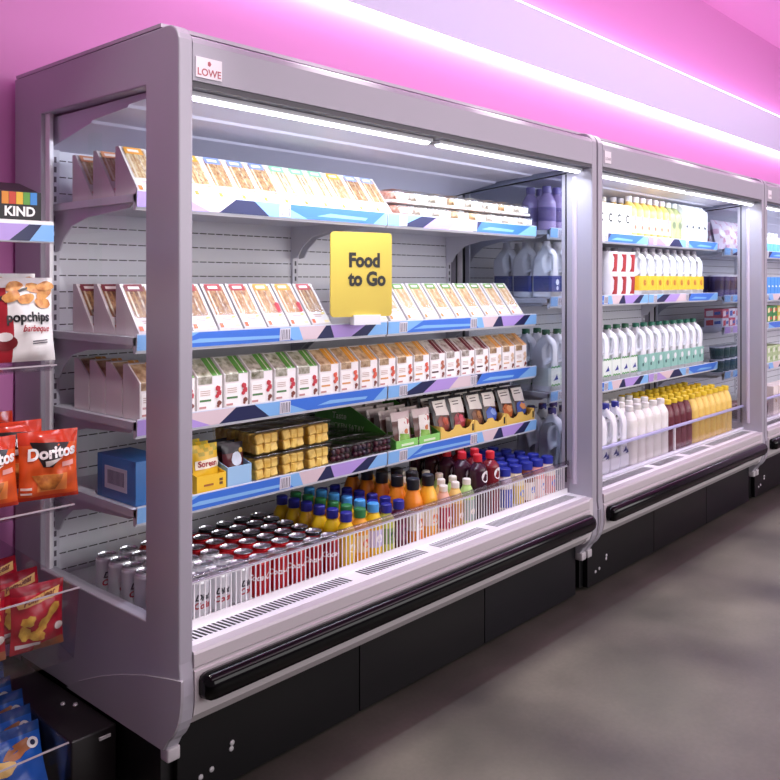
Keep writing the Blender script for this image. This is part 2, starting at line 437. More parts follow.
def wrapbox(stripe, food, splash, line):
    def mk():
        r = thing('wrap_box'); w = .0445
        MB().prism([(0, 0), (0, .104), (.062, .153), (.088, .153), (.088, 0)], -w, w, P('#f5efec', .5)).build('carton', r, fixn=True)
        s = Vector((.062, .049)).normalized(); n = (-s[1], s[0])
        def pt(x, t, e): return (x, s[0] * t + n[0] * e, .104 + s[1] * t + n[1] * e)
        def quad(b, x0, x1, t0, t1, e, m): b.add([pt(x0, t0, e), pt(x1, t0, e), pt(x1, t1, e), pt(x0, t1, e)], [(0, 1, 2, 3)], m)
        b = MB(); quad(b, -w + .004, w * .16, .0, .075, .001, food); b.box(-w + .004, w * .16, -.001, 0, .082, .104, food); b.build('filling', r)
        b = MB(); quad(b, -w + .003, w * .18, .0, .076, .0022, FILM); b.box(-w + .003, w * .18, -.0022, -.0016, .082, .104, FILM); b.build('film_window', r)
        b = MB(); quad(b, w * .2, w - .001, -.0, .079, .0012, P(stripe, .4)); quad(b, w * .62, w * .68, 0, .079, .0018, P('#e9e2d4', .4)); b.build('coloured_sleeve', r)
        b = MB(); b.box(-w + .004, w - .03, -.0015, 0, .006, .074, P('#fbf6f1', .45))
        for k in range(3): b.box(-w + .01, -w + .045, -.0022, -.001, .060 - k * .006, .0625 - k * .006, P('#c9b3a8', .6))
        b.box(-w + .008, -w + .048, -.0022, -.001, .030, .036, P(line, .5)); b.box(-w + .006, -w + .03, -.0022, -.001, .010, .016, P('#c48a86', .5))
        b.build('front_label', r)
        b = MB()
        for (x, z, q) in ((.028, .066, .012), (.034, .052, .010), (.026, .044, .009), (.034, .022, .009), (.03, .014, .006)):
            c = splash if z > .03 else '#7a3b2e'
            pts = [(x + q * math.cos(a) * random.uniform(.7, 1.1), -.0018, z + q * .9 * math.sin(a) * random.uniform(.7, 1.1)) for a in [2 * PI * k / 7 for k in range(7)]]
            b.add(pts, [list(range(7))], P(c, .45))
        b.build('printed_ingredients', r)
        return r
    return mk

def cyl_wrap(r, z0): return lambda x, y, z: ((r + .0005) * math.sin(x / r), -(r + .0005) * math.cos(x / r), z0 + y)
def can(body, rim, script, scol, metal=.3):
    def mk():
        r = thing('drink_can'); bm = P(body, .3, metal)
        MB().lathe([(0, .002), (.022, .0), (.026, .003), (.0325, .012), (.0325, .100), (.0304, .106)], bm, n=18).build('body', r)
        MB().lathe([(.0285, .1155), (.0268, .1165), (.0255, .112), (.0, .1118)], P('#d8dade', .22, .9), n=18).lathe([(.0305, .106), (.0282, .1115), (.0286, .1156)], P(rim, .25, .6), n=18).build('lid', r)
        b = MB().lathe([(.008, .1128), (.006, .1136), (0, .1136)], SILVER, (0, .004, 0), 8).box(-.005, .005, -.012, .002, .1125, .1135, SILVER); b.build('ring_pull', r)
        if script:
            b = MB()
            for k, (s, c) in enumerate(scol):
                b.mesh(text_mesh(s, .024, .0009, .35), P(c, .4), cyl_wrap(.0325, .055 - k * .022))
                b.mesh(text_mesh(s, .024, .0009, .35), P(c, .4), lambda x, y, z, k=k: tuple(a * b_ for a, b_ in zip(cyl_wrap(.0325, .055 - k * .022)(x, y, z), (-1, -1, 1))))
            b.build('lettering', r)
        return r
    return mk

def bottle(r0, h, body, capc, label, name='drink_bottle', capr=.019, capz=.026, neck=.016, sh=.62, lab=(.2, .52), square=False, extra=None, n=16, txt=None):
    def mk():
        r = thing(name)
        zc = h - capz; zs = h * sh
        prof = [(0, .002), (r0 * .85, 0), (r0, .006), (r0, zs)]
        for k in range(1, 5):
            t = k / 4; prof.append((neck + (r0 - neck) * (1 - t ** 1.6), zs + (zc - .006 - zs) * t))
        prof += [(neck, zc), (0, zc)]
        b = MB().lathe(prof, body, n=n)
        if square:
            b.v = [(max(-r0 * .86, min(r0 * .86, x)), max(-r0 * .86, min(r0 * .86, y)), z) for x, y, z in b.v]
        b.build('body', r)
        c = P(capc, .4)
        cb = MB().lathe([(capr * .98, zc - .003), (capr, zc), (capr, h - .003), (capr - .003, h), (0, h)], c, n=14)
        cb.build('cap', r)
        if label:
            k = .865 if square else 1
            lb = MB()
            if square:
                q = r0 * .86 + .0008
                for a0, a1 in (((-q, -q), (q, -q)), ((-q, q), (-q, -q)), ((q, -q), (q, q))):
                    lb.add([(a0[0], a0[1], h * lab[0]), (a1[0], a1[1], h * lab[0]), (a1[0], a1[1], h * lab[1]), (a0[0], a0[1], h * lab[1])], [(0, 1, 2, 3)], P(label, .5))
            else:
                lb.lathe([(r0 + .0007, h * lab[0]), (r0 + .0007, h * lab[1])], P(label, .5), n=n)
            lb.build('label', r)
        if extra:
            e = MB()
            for (x, z, q, c2) in extra:
                pts = [((r0 * (.86 if square else 1)) + .0014, 0, 0)]
                ring = [(x + q * math.cos(a), z + q * math.sin(a)) for a in [2 * PI * i / 12 for i in range(12)]]
                if square: vs = [(px, -(r0 * .86 + .0015), pz) for px, pz in ring]
                else: vs = [((r0 + .0014) * math.sin(px / r0), -(r0 + .0014) * math.cos(px / r0), pz) for px, pz in ring]
                e.add(vs, [list(range(12))], P(c2, .45))
            e.build('roundel', r)
        if txt:
            s, size, z, c2 = txt
            MB().mesh(text_mesh(s, size, .0006), P(c2, .5), lambda x, y, z_: ((r0 + .0018) * math.sin(x / r0), -(r0 + .0018) * math.cos(x / r0), z + y)).build('lettering', r)
        return r
    return mk

JUGM = {}
def jug(h, capc, labelc, logo=None, w=.094, wavy=None, lz=(.03, .105)):
    """plastic milk jug, moulded handle towards the front (-y)"""
    def mk():
        r = thing('milk_jug'); k = h / .27; d = .052
        if h not in JUGM:
            out = [(-d, 0), (d, 0), (d, .15 * k), (d - .004, .185 * k), (.032, .215 * k), (.018, .238 * k), (.017, .252 * k), (-.017, .252 * k), (-.018, .240 * k), (-.036, .228 * k), (-d + .004, .208 * k), (-d, .185 * k), (-d, .13 * k)]
            hole = [(-.040 + 0.0, .140 * k), (-.026, .132 * k), (-.018, .15 * k), (-.018, .185 * k), (-.026, .205 * k), (-.038, .198 * k), (-.041, .18 * k)]
            me = outline_mesh([out, hole], w / 2 - .012, .012)
            JUGM[h] = me
        def shp(x, y, z):
            f = 1
            if y > .19 * k: f = max(.36, 1 - (y / k - .19) / .045 * .64)
            if x < -.016 and .128 * k < y < .212 * k: f = min(f, .5)
            return (z * f, x, y)
        MB().mesh(JUGM[h], P('#eef0f4', .4, spec=.4), shp, True).build('body', r, fixn=True)
        MB().lathe([(.0195, .247 * k), (.0195, h - .002), (.017, h), (0, h)], P(capc, .4), n=14).build('cap', r)
        b = MB(); q = w / 2 + .001; dd = d + .001; z0, z1 = lz
        lm = P(labelc, .45)
        for a0, a1 in (((-q, dd - .012), (-q, -dd + .010)), ((-q, -dd + .010), (-q + .010, -dd)), ((-q + .010, -dd), (q - .010, -dd)), ((q - .010, -dd), (q, -dd + .010)), ((q, -dd + .010), (q, dd - .012))):
            b.add([(a0[0], a0[1], z0), (a1[0], a1[1], z0), (a1[0], a1[1], z1), (a0[0], a0[1], z1)], [(0, 1, 2, 3)], lm)
        if wavy:
            for zz in (z0, z1):
                for i in range(6):
                    x = -q + .008 + i * (2 * q - .016) / 6; ww = (2 * q - .016) / 6; o = .006 if i % 2 else 0
                    b.add([(x, -dd - .0006, zz - .003 + o), (x + ww, -dd - .0006, zz - .003 + .006 - o), (x + ww, -dd - .0006, zz + .004 + .006 - o), (x, -dd - .0006, zz + .004 + o)], [(0, 1, 2, 3)], P(wavy, .5))
        b.build('label', r)
        if logo:
            e = MB()
            for (x, z, rad, c2, kind) in logo:
                ring = [(x + rad * math.cos(a), z + rad * math.sin(a)) for a in [2 * PI * i / 14 for i in range(14)]]
                if kind == 'tri': ring = [(x - rad * 1.1, z - rad * .5), (x + rad * 1.1, z - rad * .3), (x + rad * .5, z + rad), (x + rad * .1, z + rad * .4)]
                e.add([(px, -dd - .0012, pz) for px, pz in ring], [list(range(len(ring)))], P(c2, .45))
            e.build('logo', r)
        return r
    return mk

def rowlab(fmt, i, n): return fmt % ORD[i]

# ---- unit 1, top shelf (level D): wedge packs
FOODA = noisefood('#d8b27c', '#8f5a34'); FOODB = noisefood('#e2cfa0', '#b98a52'); FOODC = noisefood('#e9e0c4', '#b9c58c')
F_Y = .285
tabs = [('#e9a53a', 'orange', FOODB), ('#e9a53a', 'orange', FOODB), ('#7a8fd6', 'blue', FOODA), ('#7a8fd6', 'blue', FOODA), ('#7a8fd6', 'blue', FOODA), ('#86c59a', 'green', FOODC), ('#86c59a', 'green', FOODC), ('#86c59a', 'green', FOODC), ('#efb041', 'orange', FOODB), ('#8ea0d8', 'blue', FOODA), ('#8ea0d8', 'blue', FOODA)]
cnt = {}
for i, (c, cn, fd) in enumerate(tabs):
    x = .21 + i * .0875
    put(('swD', c, fd.name), sandwich(c, fd), (x, F_Y, ZD), 'white sandwich wedge with %s tab, %s from the left on the top shelf' % (cn, ORD[i + 1]), 'sandwich', 'sandwich wedges on the top shelf')
put(('swD', '#e9a53a', FOODB.name), sandwich('#e9a53a', FOODB), (.11, F_Y, ZD), 'white sandwich wedge at the left end of the top shelf, front row', 'sandwich', 'sandwich wedges on the top shelf')
for k in range(1, 3):
    put(('swDs',), sandwich('#e8a070', FOODB, '#d95a4a'), (.11, F_Y + .126 * k, ZD), 'sandwich wedge %s behind the front one, top shelf left end seen through side glass' % ['', 'directly', 'second', 'third'][k], 'sandwich', 'sandwich wedges on the top shelf')
# flat packs of rolls on the right bay
def rollpack(food, labc):
    def mk():
        r = thing('roll_pack')
        MB().rbox(-.055, .055, 0, .17, 0, .012, P('#efe6e2', .5), .004).build('tray', r)
        b = MB()
        for s in (-1, 1):
            bm = bmesh.new(); bmesh.ops.create_uvsphere(bm, u_segments=12, v_segments=8, radius=1)
            for v in bm.verts: v.co = (s * .026 + v.co.x * .025, .085 + v.co.y * .078, .028 + v.co.z * .022)
            b.bm(bm, food, True)
        b.build('rolls', r)
        MB().rbox(-.054, .054, -.001, .171, .010, .052, FILM, .012).build('film', r)
        b = MB().add([(-.04, -.0022, .014), (.03, -.0022, .014), (.03, -.0022, .036), (-.04, -.0022, .036)], [(0, 1, 2, 3)], P(labc, .5))
        b.add([(-.03, .02, .0532), (.03, .02, .0532), (.03, .09, .0532), (-.03, .09, .0532)], [(0, 1, 2, 3)], P(labc, .5)); b.build('label', r)
        return r
    return mk
rp = [(noisefood('#d9836a', '#f0c8b4'), '#f0b9a8', 'salmon coloured'), (noisefood('#ead9bf', '#f7efe2'), '#f4efe9', 'pale'), (noisefood('#e6b070', '#f3d9ae'), '#f0d9c2', 'golden')]
seqr = [0, 0, 1, 1, 1, 2, 2, 1, 1, 2]
for lay in range(2):
    for i in range(8):
        k = [0, 1, 1, 2, 2, 1, 1, 1][i] if lay == 0 else [0, 1, 1, 2, 1, 1, 2, 1][i]
        put(('roll', k), rollpack(rp[k][0], rp[k][1]), (1.19 + i * .1185, .272 + .02 * lay, ZD + lay * .054), 'clear pack of %s rolls, %s from left in the %s layer on top shelf' % (rp[k][2], ORD[i], ['lower', 'upper'][lay]), 'roll pack', 'roll packs on the top shelf')

# ---- level C
FOODD = noisefood('#c08a55', '#7a4a2a'); FOODE = noisefood('#dcae78', '#a8693c')
tc_ = [('#a83a3c', 'dark red', FOODD, None), ('#a83a3c', 'dark red', FOODD, None), ('#a83a3c', 'dark red', FOODE, None), ('#e0993a', 'orange', FOODE, '#b3202c'), ('#e0993a', 'orange', FOODE, '#b3202c'), ('#a83a3c', 'dark red', FOODD, None)]
for i, (c, cn, fd, bd) in enumerate(tc_):
    put(('swC', c, fd.name, bd), sandwich(c, fd, '#d9673a', band=bd), (.293 + i * .095, F_Y, ZC), 'sandwich wedge with %s tab, %s from the left on the second shelf' % (cn, ORD[i + 1]), 'sandwich', 'sandwich wedges on the second shelf')
put(('swC', '#a83a3c', FOODD.name, None), None, (.203, F_Y, ZC), 'dark red tabbed sandwich wedge mostly behind the front post, second shelf', 'sandwich', 'sandwich wedges on the second shelf')
for k in range(3):
    put(('swCs',), sandwich('#7d2f38', FOODD, '#d9673a', '#efe4e4'), (.112, F_Y + .126 * k, ZC), 'dark-tabbed sandwich wedge at the left end of second shelf, %s row' % ['front', 'second', 'third'][k], 'sandwich', 'sandwich wedges on the second shelf')
for i in range(9):
    put(('swG',), sandwich('#5d8a3c', noisefood('#e3c48f', '#c08a52'), '#e2863a'), (1.16 + i * .1005, F_Y, ZC), 'sandwich wedge with green tab, %s from the left right of the yellow sign' % ORD[i], 'sandwich', 'green tabbed wedges on the second shelf')
put(('swG',), None, (1.06, F_Y, ZC), 'green tabbed sandwich wedge half hidden behind the yellow sign', 'sandwich', 'green tabbed wedges on the second shelf')
put(('swG',), None, (.962, F_Y, ZC), 'green tabbed sandwich wedge almost wholly hidden behind the yellow sign', 'sandwich', 'green tabbed wedges on the second shelf')
# sign
def food_sign():
    r = thing('shelf_sign', (.765, .254, ZC + .006), math.radians(-17))
    tag(r, 'square yellow sign reading Food to Go standing on the second shelf', 'sign')
    w, h, rad = .24, .29, .014
    pts = []
    for cx, cz, a0 in ((w - rad, .028 + rad, -PI / 2), (w - rad, .028 + h - rad, 0), (rad, .028 + h - rad, PI / 2), (rad, .028 + rad, PI)):
        pts += [(cx + rad * math.cos(a0 + k * PI / 8), cz + rad * math.sin(a0 + k * PI / 8)) for k in range(5)]
    n = len(pts)
    v = [(x, -.003, z) for x, z in pts] + [(x, .003, z) for x, z in pts]
    MB().add(v, [list(range(n)), [n + i for i in range(n)][::-1]] + [(i, n + i, n + (i + 1) % n, (i + 1) % n) for i in range(n)], P('#d6bc4a', .55)).build('panel', r, fixn=True)
    b = MB()
    for s, z in (('Food', .200), ('to Go', .136)):
        b.mesh(text_mesh(s, 0.066, .0030, align='LEFT'), P('#191712', .5), lambda x, y, q, z=z: (.068 + x * .9, -.0042, z + y))
    b.build('lettering', r)
    MB().box(.085, .19, -.012, .02, .0, .034, P('#eeecec', .4)).build('holder', r)
food_sign()

# ---- level B: wrap boxes
fg = noisefood('#e2dcc8', '#6c6a3c', 48, .4, .72); fo = noisefood('#e9c79a', '#9a6a38', 48, .4, .72); fr_ = noisefood('#e2d8cc', '#8a7262', 48, .4, .72)
kinds = [('#5d9440', 'green', fg, '#c0313f', '#4f7f48')] * 6 + [('#e09a34', 'orange', fo, '#d8573f', '#d99a5a')] * 6 + [('#6a1f2c', 'dark red', fr_, '#b46a50', '#45161e')] * 4 + [('#e3a24a', 'light orange', fo, '#e0c0a0', '#d9b08a')] * 3
xb = [.2038 + i * .0984 for i in range(20)]
for i, (c, cn, fd, sp, ln) in enumerate(kinds):
    x = xb[i]
    if x > 2.03: break
    put(('wb', c), wrapbox(c, fd, sp, ln), (x, .278, ZB), 'white window box with %s sleeve, %s from left in the third shelf row' % (cn, ORD[i + 1] if i < 19 else 'last'), 'wrap box', 'window boxes on the third shelf')
for k in range(4):
    put(('wbs',), wrapbox('#e0a050', fo, '#a8303c', '#caa0a0'), (.112, .278 + .094 * k, ZB), 'white window box at the left end of the third shelf, %s row' % ['front', 'second', 'third', 'fourth'][k], 'wrap box', 'window boxes on the third shelf')

# ---- level A: loaf bars, jelly box, fruit pots, snack trays
def open_tray(name, w, d, hb, hf, mat, t=.003, front=True):
    """retail tray: sides slope from back height hb to front height hf"""
    def mk():
        r = thing(name)
        MB().box(-w / 2, w / 2, 0, d, 0, t, mat).build('base', r)
        for s in (-1, 1):
            x = s * (w / 2 - t / 2)
            MB().prism([(0, t), (d, t), (d, hb), (d * .75, hb), (0, hf)], x - t / 2, x + t / 2, mat).build('side_wall', r, fixn=True)
        MB().box(-w / 2 + t, w / 2 - t, d - t, d, t, hb, mat).build('back_wall', r)
        MB().box(-w / 2 + t, w / 2 - t, 0, t, t, hf, mat).build('front_wall', r)
        return r
    return mk
YEL = P('#f0c22a', .5)
def loaf_tray():
    r = open_tray('snack_tray', .105, .19, .085, .052, YEL)()
    fw = [o for o in r.children if o.name.startswith('front_wall')] if r.children else []
    b = MB().box(-.028, .006, -.001, -.0004, .020, .026, P('#a4642a', .5))
    for q in (0, 1): b.box(.028, .04, -.001, -.0004, .018 + q * .011, .026 + q * .011, P('#6b4a20', .5))
    b.build('printing', r)
    return r
put('loaftray', loaf_tray, (.307, .275, ZA), 'low yellow cardboard tray holding yellow loaf packs, fourth shelf left end', 'snack tray')
def pillow(name, w, h, t, matfn, nx=10, nz=12, wrinkle=.0015, seed=1, pw=.55):
    """sealed film bag: returns builder plus a function giving its front surface"""
    rnd = random.Random(seed)
    ph = [rnd.uniform(0, 6) for _ in range(6)]
    def bulge(u, v):
        s = max(0, math.sin(PI * u)) ** pw * max(0, math.sin(PI * v)) ** pw
        return t / 2 * s + wrinkle * (math.sin(9 * u + ph[0] + 4 * v) + math.sin(17 * v + ph[1] - 6 * u) + .7 * math.sin(23 * u + ph[2] + 11 * v)) * min(1, 6 * s)
    b = MB()
    for side in (-1, 1):
        for i in range(nx):
            for j in range(nz):
                q = []
                for a, c in ((i, j), (i + 1, j), (i + 1, j + 1), (i, j + 1)):
                    u, v = a / nx, c / nz
                    pinch = 1 - .06 * math.sin(PI * v) * (1 if 0 < v < 1 else 0)
                    q.append(((u - .5) * w * pinch, side * (bulge(u, v) + .0006), v * h))
                b.add(q, [(0, 1, 2, 3) if side < 0 else (3, 2, 1, 0)], matfn((i + .5) / nx, (j + .5) / nz), True)
    # weld for smooth shading
    key = {}; nv = []; mp = []
    for p in b.v:
        k = tuple(round(c, 6) for c in p)
        if k not in key: key[k] = len(nv); nv.append(p)
        mp.append(key[k])
    b.f = [[mp[i] for i in f] for f in b.f]; b.v = nv
    def surf(x, z, e=.0012):
        return (x, -(bulge(min(.999, max(.001, x / w + .5)), min(.999, max(.001, z / h))) + .0006 + e), z)
    return b, surf
def patch(b, surf, cx, cz, rx, rz, mat, n=14, e=.0014, wob=0, rot=0, seed=0):
    rnd = random.Random(seed + int(cx * 1e4) + int(cz * 1e4))
    rings = [[(cx, cz)]]
    ks = [rnd.uniform(1 - wob, 1 + wob) for _ in range(n)]
    vs = [surf(cx, cz, e)]
    for f in (.5, 1):
        for i in range(n):
            a = 2 * PI * i / n
            x, z = rx * f * math.cos(a) * ks[i], rz * f * math.sin(a) * ks[i]
            vs.append(surf(cx + x * math.cos(rot) - z * math.sin(rot), cz + x * math.sin(rot) + z * math.cos(rot), e))
    fs = [(0, 1 + i, 1 + (i + 1) % n) for i in range(n)] + [(1 + i, 1 + n + i, 1 + n + (i + 1) % n, 1 + (i + 1) % n) for i in range(n)]
    b.add(vs, fs, mat, True)
def quadpatch(b, surf, pts, mat, e=.0014, n=6):
    """four corner points (x, z) filled by a fine grid that follows the bag"""
    vs = []; fs = []
    for i in range(n + 1):
        for j in range(n + 1):
            u, v = i / n, j / n
            x = (1 - u) * (1 - v) * pts[0][0] + u * (1 - v) * pts[1][0] + u * v * pts[2][0] + (1 - u) * v * pts[3][0]
            z = (1 - u) * (1 - v) * pts[0][1] + u * (1 - v) * pts[1][1] + u * v * pts[2][1] + (1 - u) * v * pts[3][1]
            vs.append(surf(x, z, e))
    for i in range(n):
        for j in range(n):
            a = i * (n + 1) + j; fs.append((a, a + n + 1, a + n + 2, a + 1))
    b.add(vs, fs, mat, True)

def loaf_pack():
    r = thing('loaf_pack'); yel = P('#f2c82e', .3); gold = P('#c8b53a', .4)
    b, sf = pillow('film', .095, .135, .03, lambda u, v: yel if v < .72 else (gold if (u * 5 + v * 9) % 2 < 1 else yel), seed=3)
    b.build('film', r)
    e = MB(); quadpatch(e, sf, [(-.04, .062), (.042, .066), (.042, .092), (-.04, .088)], P('#f6efd8', .4))
    e.mesh(text_mesh('Soreen', .024, .0006), P('#a5262e', .4), lambda x, y, z: sf(x * .95, .07 + y, .0024)); e.build('logo', r)
    return r
for k in range(3):
    put('loafpack', loaf_pack, (.307, .300 + .045 * k, ZA + .0035), 'yellow loaf pack standing in the yellow tray, %s' % ['front one', 'second behind front', 'rearmost'][k], 'loaf pack', 'loaf packs in the yellow tray', rx=-.12)
# pale blue box with dark jelly pouch
put('bluetray', open_tray('snack_tray', .092, .17, .10, .062, P('#9cc4e4', .45)), (.411, .275, ZA), 'pale blue cardboard tray with dark snack packs beside the yellow tray', 'snack tray')
def jelly_pack():
    r = thing('snack_pouch'); dk = P('#5b2028', .3); bl = P('#1d1a22', .3)
    b, sf = pillow('film', .082, .125, .024, lambda u, v: dk if v < .75 else bl, seed=5); b.build('film', r)
    e = MB(); patch(e, sf, .006, .075, .02, .022, P('#d9e6f2', .4)); patch(e, sf, .024, .1, .008, .008, P('#e0b648', .4)); e.build('label', r)
    return r
for k in range(3):
    put('jelly', jelly_pack, (.411, .302 + .04 * k, ZA + .0035), 'dark red snack pouch in the pale blue tray, %s' % ['front', 'middle', 'back'][k], 'snack pouch', 'dark pouches in the blue tray', rx=-.1)
# big blue carton at the left end (seen through side glass)
def blue_carton():
    r = thing('shipping_carton'); b_ = P('#3f7fc0', .5)
    MB().rbox(-.055, .055, 0, .21, 0, .125, b_, .002).build('carton', r)
    b = MB().box(-.0562, -.055, .045, .165, .03, .095, P('#dfe6f0', .5))
    for k in range(14): b.box(-.0567, -.0561, .06 + k * .0065, .063 + k * .0065, .045, .085, P('#4a5566', .6))
    b.build('barcode_label', r)
    return r
put('bluecarton', blue_carton, (.117, .29, ZA), 'mid blue carton with white barcode label at the left end of the fourth shelf', 'carton')
def pot(chunk, ctype):
    def mk():
        r = thing('fruit_pot'); rnd = random.Random(4); b = MB()
        if ctype == 'cube':
            for i in range(3):
                for j in range(3):
                    for k in range(2):
                        bm = bmesh.new(); bmesh.ops.create_cube(bm, size=1)
                        bmesh.ops.bevel(bm, geom=bm.edges[:], offset=.12, segments=1, affect='EDGES')
                        M_ = Matrix.Translation((-.029 + i * .029, .02 + j * .033, .019 + k * .031)) @ Matrix.Rotation(rnd.uniform(-.35, .35), 4, Vector((rnd.random(), rnd.random(), rnd.random())).normalized()) @ Matrix.Diagonal((.029, .032, .031, 1))
                        bmesh.ops.transform(bm, matrix=M_, verts=bm.verts); b.bm(bm, chunk)
        else:
            for i in range(4):
                for j in range(3):
                    for k in range(2):
                        bm = bmesh.new(); bmesh.ops.create_icosphere(bm, subdivisions=1, radius=.0135)
                        M_ = Matrix.Translation((-.034 + i * .0225, .02 + j * .03, .016 + k * .022))
                        bmesh.ops.transform(bm, matrix=M_, verts=bm.verts); b.bm(bm, chunk, True)
        b.build('fruit', r)
        h = .072 if ctype == 'cube' else .052
        t = MB()
        v = []
        for z, q in ((.001, .88), (h, 1)):
            v += [(-.050 * q, .055 - .053 * q, z), (.050 * q, .055 - .053 * q, z), (.050 * q, .055 + .053 * q, z), (-.050 * q, .055 + .053 * q, z)]
        t.add(v, [(0, 1, 5, 4), (1, 2, 6, 5), (2, 3, 7, 6), (3, 0, 4, 7), (3, 2, 1, 0)], TUBGL); t.build('tub', r)
        MB().rbox(-.052, .052, 0, .11, h, h + .007, glass('pot_lid', '#dcdad6', .14, .15), .002).build('lid', r)
        return r
    return mk
PINE = P('#f2d272', .45, 0, 0, 0, (40, '#dcae3c', 3, .4, .75))
for row in range(2):
    for lay in range(2):
        for i in range(3):
            put('pine', pot(PINE, 'cube'), (.522 + i * .112, .272 + row * .122, ZA + lay * .0795), 'clear pot of pineapple chunks, %s row, %s layer, %s from the left' % (['front', 'back'][row], ['lower', 'upper'][lay], ORD[i]), 'fruit pot', 'pineapple pots on the fourth shelf')
GRAPE = P('#54182a', .25, 0, 0, 0, (30, '#23173a', 2, .4, .65))
for row in range(3):
    for i in range(3):
        put('grape', pot(GRAPE, 'ball'), (.857 + i * .108, .272 + row * .122, ZA), 'clear pot of dark grapes, %s row, %s from the left' % (['front', 'second', 'third'][row], ORD[i]), 'fruit pot', 'grape pots on the fourth shelf')
# green tray of olive pouches
GREEN = P('#4f9a3a', .5); LGREEN = P('#8ccf6a', .45)
def green_tray():
    r = thing('snack_tray'); w, d, t = .262, .44, .003
    MB().box(-w / 2, w / 2, 0, d, 0, t, GREEN).build('base', r)
    for s in (-1, 1):
        x = s * (w / 2 - t / 2)
        o = MB().prism([(0, t), (d, t), (d, .15), (.27, .155), (0, .035)], x - t / 2, x + t / 2, GREEN).build('side_wall', r, fixn=True)
        if s < 0:
            b = MB(); xx = x - t / 2 - .0006
            b.mesh(text_mesh('Taste', .036, .0004, .1), P('#d6e8c6', .5), lambda a, y, z: (xx, .30 - a, .088 + y))
            b.mesh(text_mesh('CHICKEN SATAY', .028, .0003), P('#d6e8c6', .5), lambda a, y, z: (xx, .27 - a, .052 + y))
            b.build('lettering', r)
    MB().box(-w / 2 + t, w / 2 - t, d - t, d, t, .15, GREEN).build('back_wall', r)
    b = MB().box(-w / 2 + t, -.004, 0, t, t, .034, LGREEN).box(.004, w / 2 - t, 0, t, t, .034, LGREEN)
    b.box(-.1, -.03, -.0008, 0, .012, .02, P('#dff0cc', .5)).box(.03, .1, -.0008, 0, .012, .02, P('#dff0cc', .5)); b.build('front_wall', r)
    return r
put('greentray', green_tray, (1.262, .272, ZA), 'green cardboard snack tray with pale lettering on its side, fourth shelf', 'snack tray')
def olive_pouch():
    r = thing('snack_pouch'); dk = P('#6b4a44', .25); pl = P('#cdbcb8', .25)
    b, sf = pillow('film', .105, .13, .022, lambda u, v: dk if .12 < v < .72 else pl, seed=9); b.build('film', r)
    e = MB(); quadpatch(e, sf, [(-.028, .018), (.036, .018), (.036, .105), (-.028, .105)], P('#f2efe6', .4))
    patch(e, sf, .022, .092, .013, .013, P('#b5372e', .4)); quadpatch(e, sf, [(-.024, .022), (.032, .022), (.032, .042), (-.024, .05)], P('#86b84a', .4), .0022); patch(e, sf, .016, .055, .014, .01, P('#d98a5a', .4), e=.0022)
    e.build('label', r)
    return r
for row in range(6):
    for i in range(2):
        put('olive', olive_pouch, (1.202 + i * .122, .298 + row * .062, ZA + .004), 'clear snack pouch with white label in green tray, %s row, %s side' % (ORD[row] if row else 'front', ['left', 'right'][i]), 'snack pouch', 'pouches in the green tray', rx=-.16)
# kraft trays of meal pouches
KRAFT = P('#e3bd5c', .55)
def kraft_tray():
    r = thing('snack_tray'); w, d, t = .224, .44, .003
    MB().box(-w / 2, w / 2, 0, d, 0, t, KRAFT).build('base', r)
    for s in (-1, 1):
        x = s * (w / 2 - t / 2)
        MB().prism([(0, t), (d, t), (d, .082), (.28, .082), (.1, .055), (0, .055)], x - t / 2, x + t / 2, KRAFT).build('side_wall', r, fixn=True)
    MB().box(-w / 2 + t, w / 2 - t, d - t, d, t, .082, KRAFT).build('back_wall', r)
    pr = [(-w / 2 + t, t), (w / 2 - t, t), (w / 2 - t, .056)] + [(.055 + .04 * math.cos(a), .056 - .028 * math.sin(a)) for a in (.2, .8, 1.57, 2.3, 2.9)] + [(-.055 + .04 * math.cos(a), .056 - .028 * math.sin(a)) for a in (.2, .8, 1.57, 2.3, 2.9)] + [(-w / 2 + t, .056)]
    n = len(pr); v = [(x, 0, z) for x, z in pr] + [(x, t, z) for x, z in pr]
    MB().add(v, [list(range(n)), [n + i for i in range(n)][::-1]] + [(i, n + i, n + (i + 1) % n, (i + 1) % n) for i in range(n)], KRAFT).box(w / 2 - .016, w / 2 - .006, -.001, 0, .014, .042, BLACK).build('front_wall', r, fixn=True)
    return r
def meal_pouch(c1, c2, nm):
    def mk():
        r = thing('meal_pouch'); bl = P('#1b1a1e', .3); wh = P('#e8e2d8', .35); dk = P('#4a2a1e', .3)
        b, sf = pillow('film', .104, .16, .022, lambda u, v: bl if v > .93 or u < .09 else dk, seed=len(nm)); b.build('film', r)
        e = MB(); quadpatch(e, sf, [(-.038, .090), (.048, .082), (.048, .148), (-.038, .148)], wh)
        for z in (.132, .12): quadpatch(e, sf, [(-.026, z), (.018, z), (.018, z + .004), (-.026, z + .004)], P('#5a4a48', .5), .0024, 3)
        e.build('label', r)
        e = MB(); patch(e, sf, .004, .052, .038, .03, P(c1, .4), wob=.15); patch(e, sf, .014, .062, .018, .016, P(c2, .4), wob=.25, e=.0024); e.build('food_picture', r)
        return r
    return mk
mp = [('#8a3a2a', '#c4573a', 'brown'), ('#a02c38', '#d9566a', 'red berry'), ('#7a4a2a', '#b9804a', 'nutty brown'), ('#3a5fc0', '#8aa8ea', 'blue'), ('#c46a34', '#e6a468', 'orange'), ('#3c5ab0', '#d98f4a', 'blue and orange')]
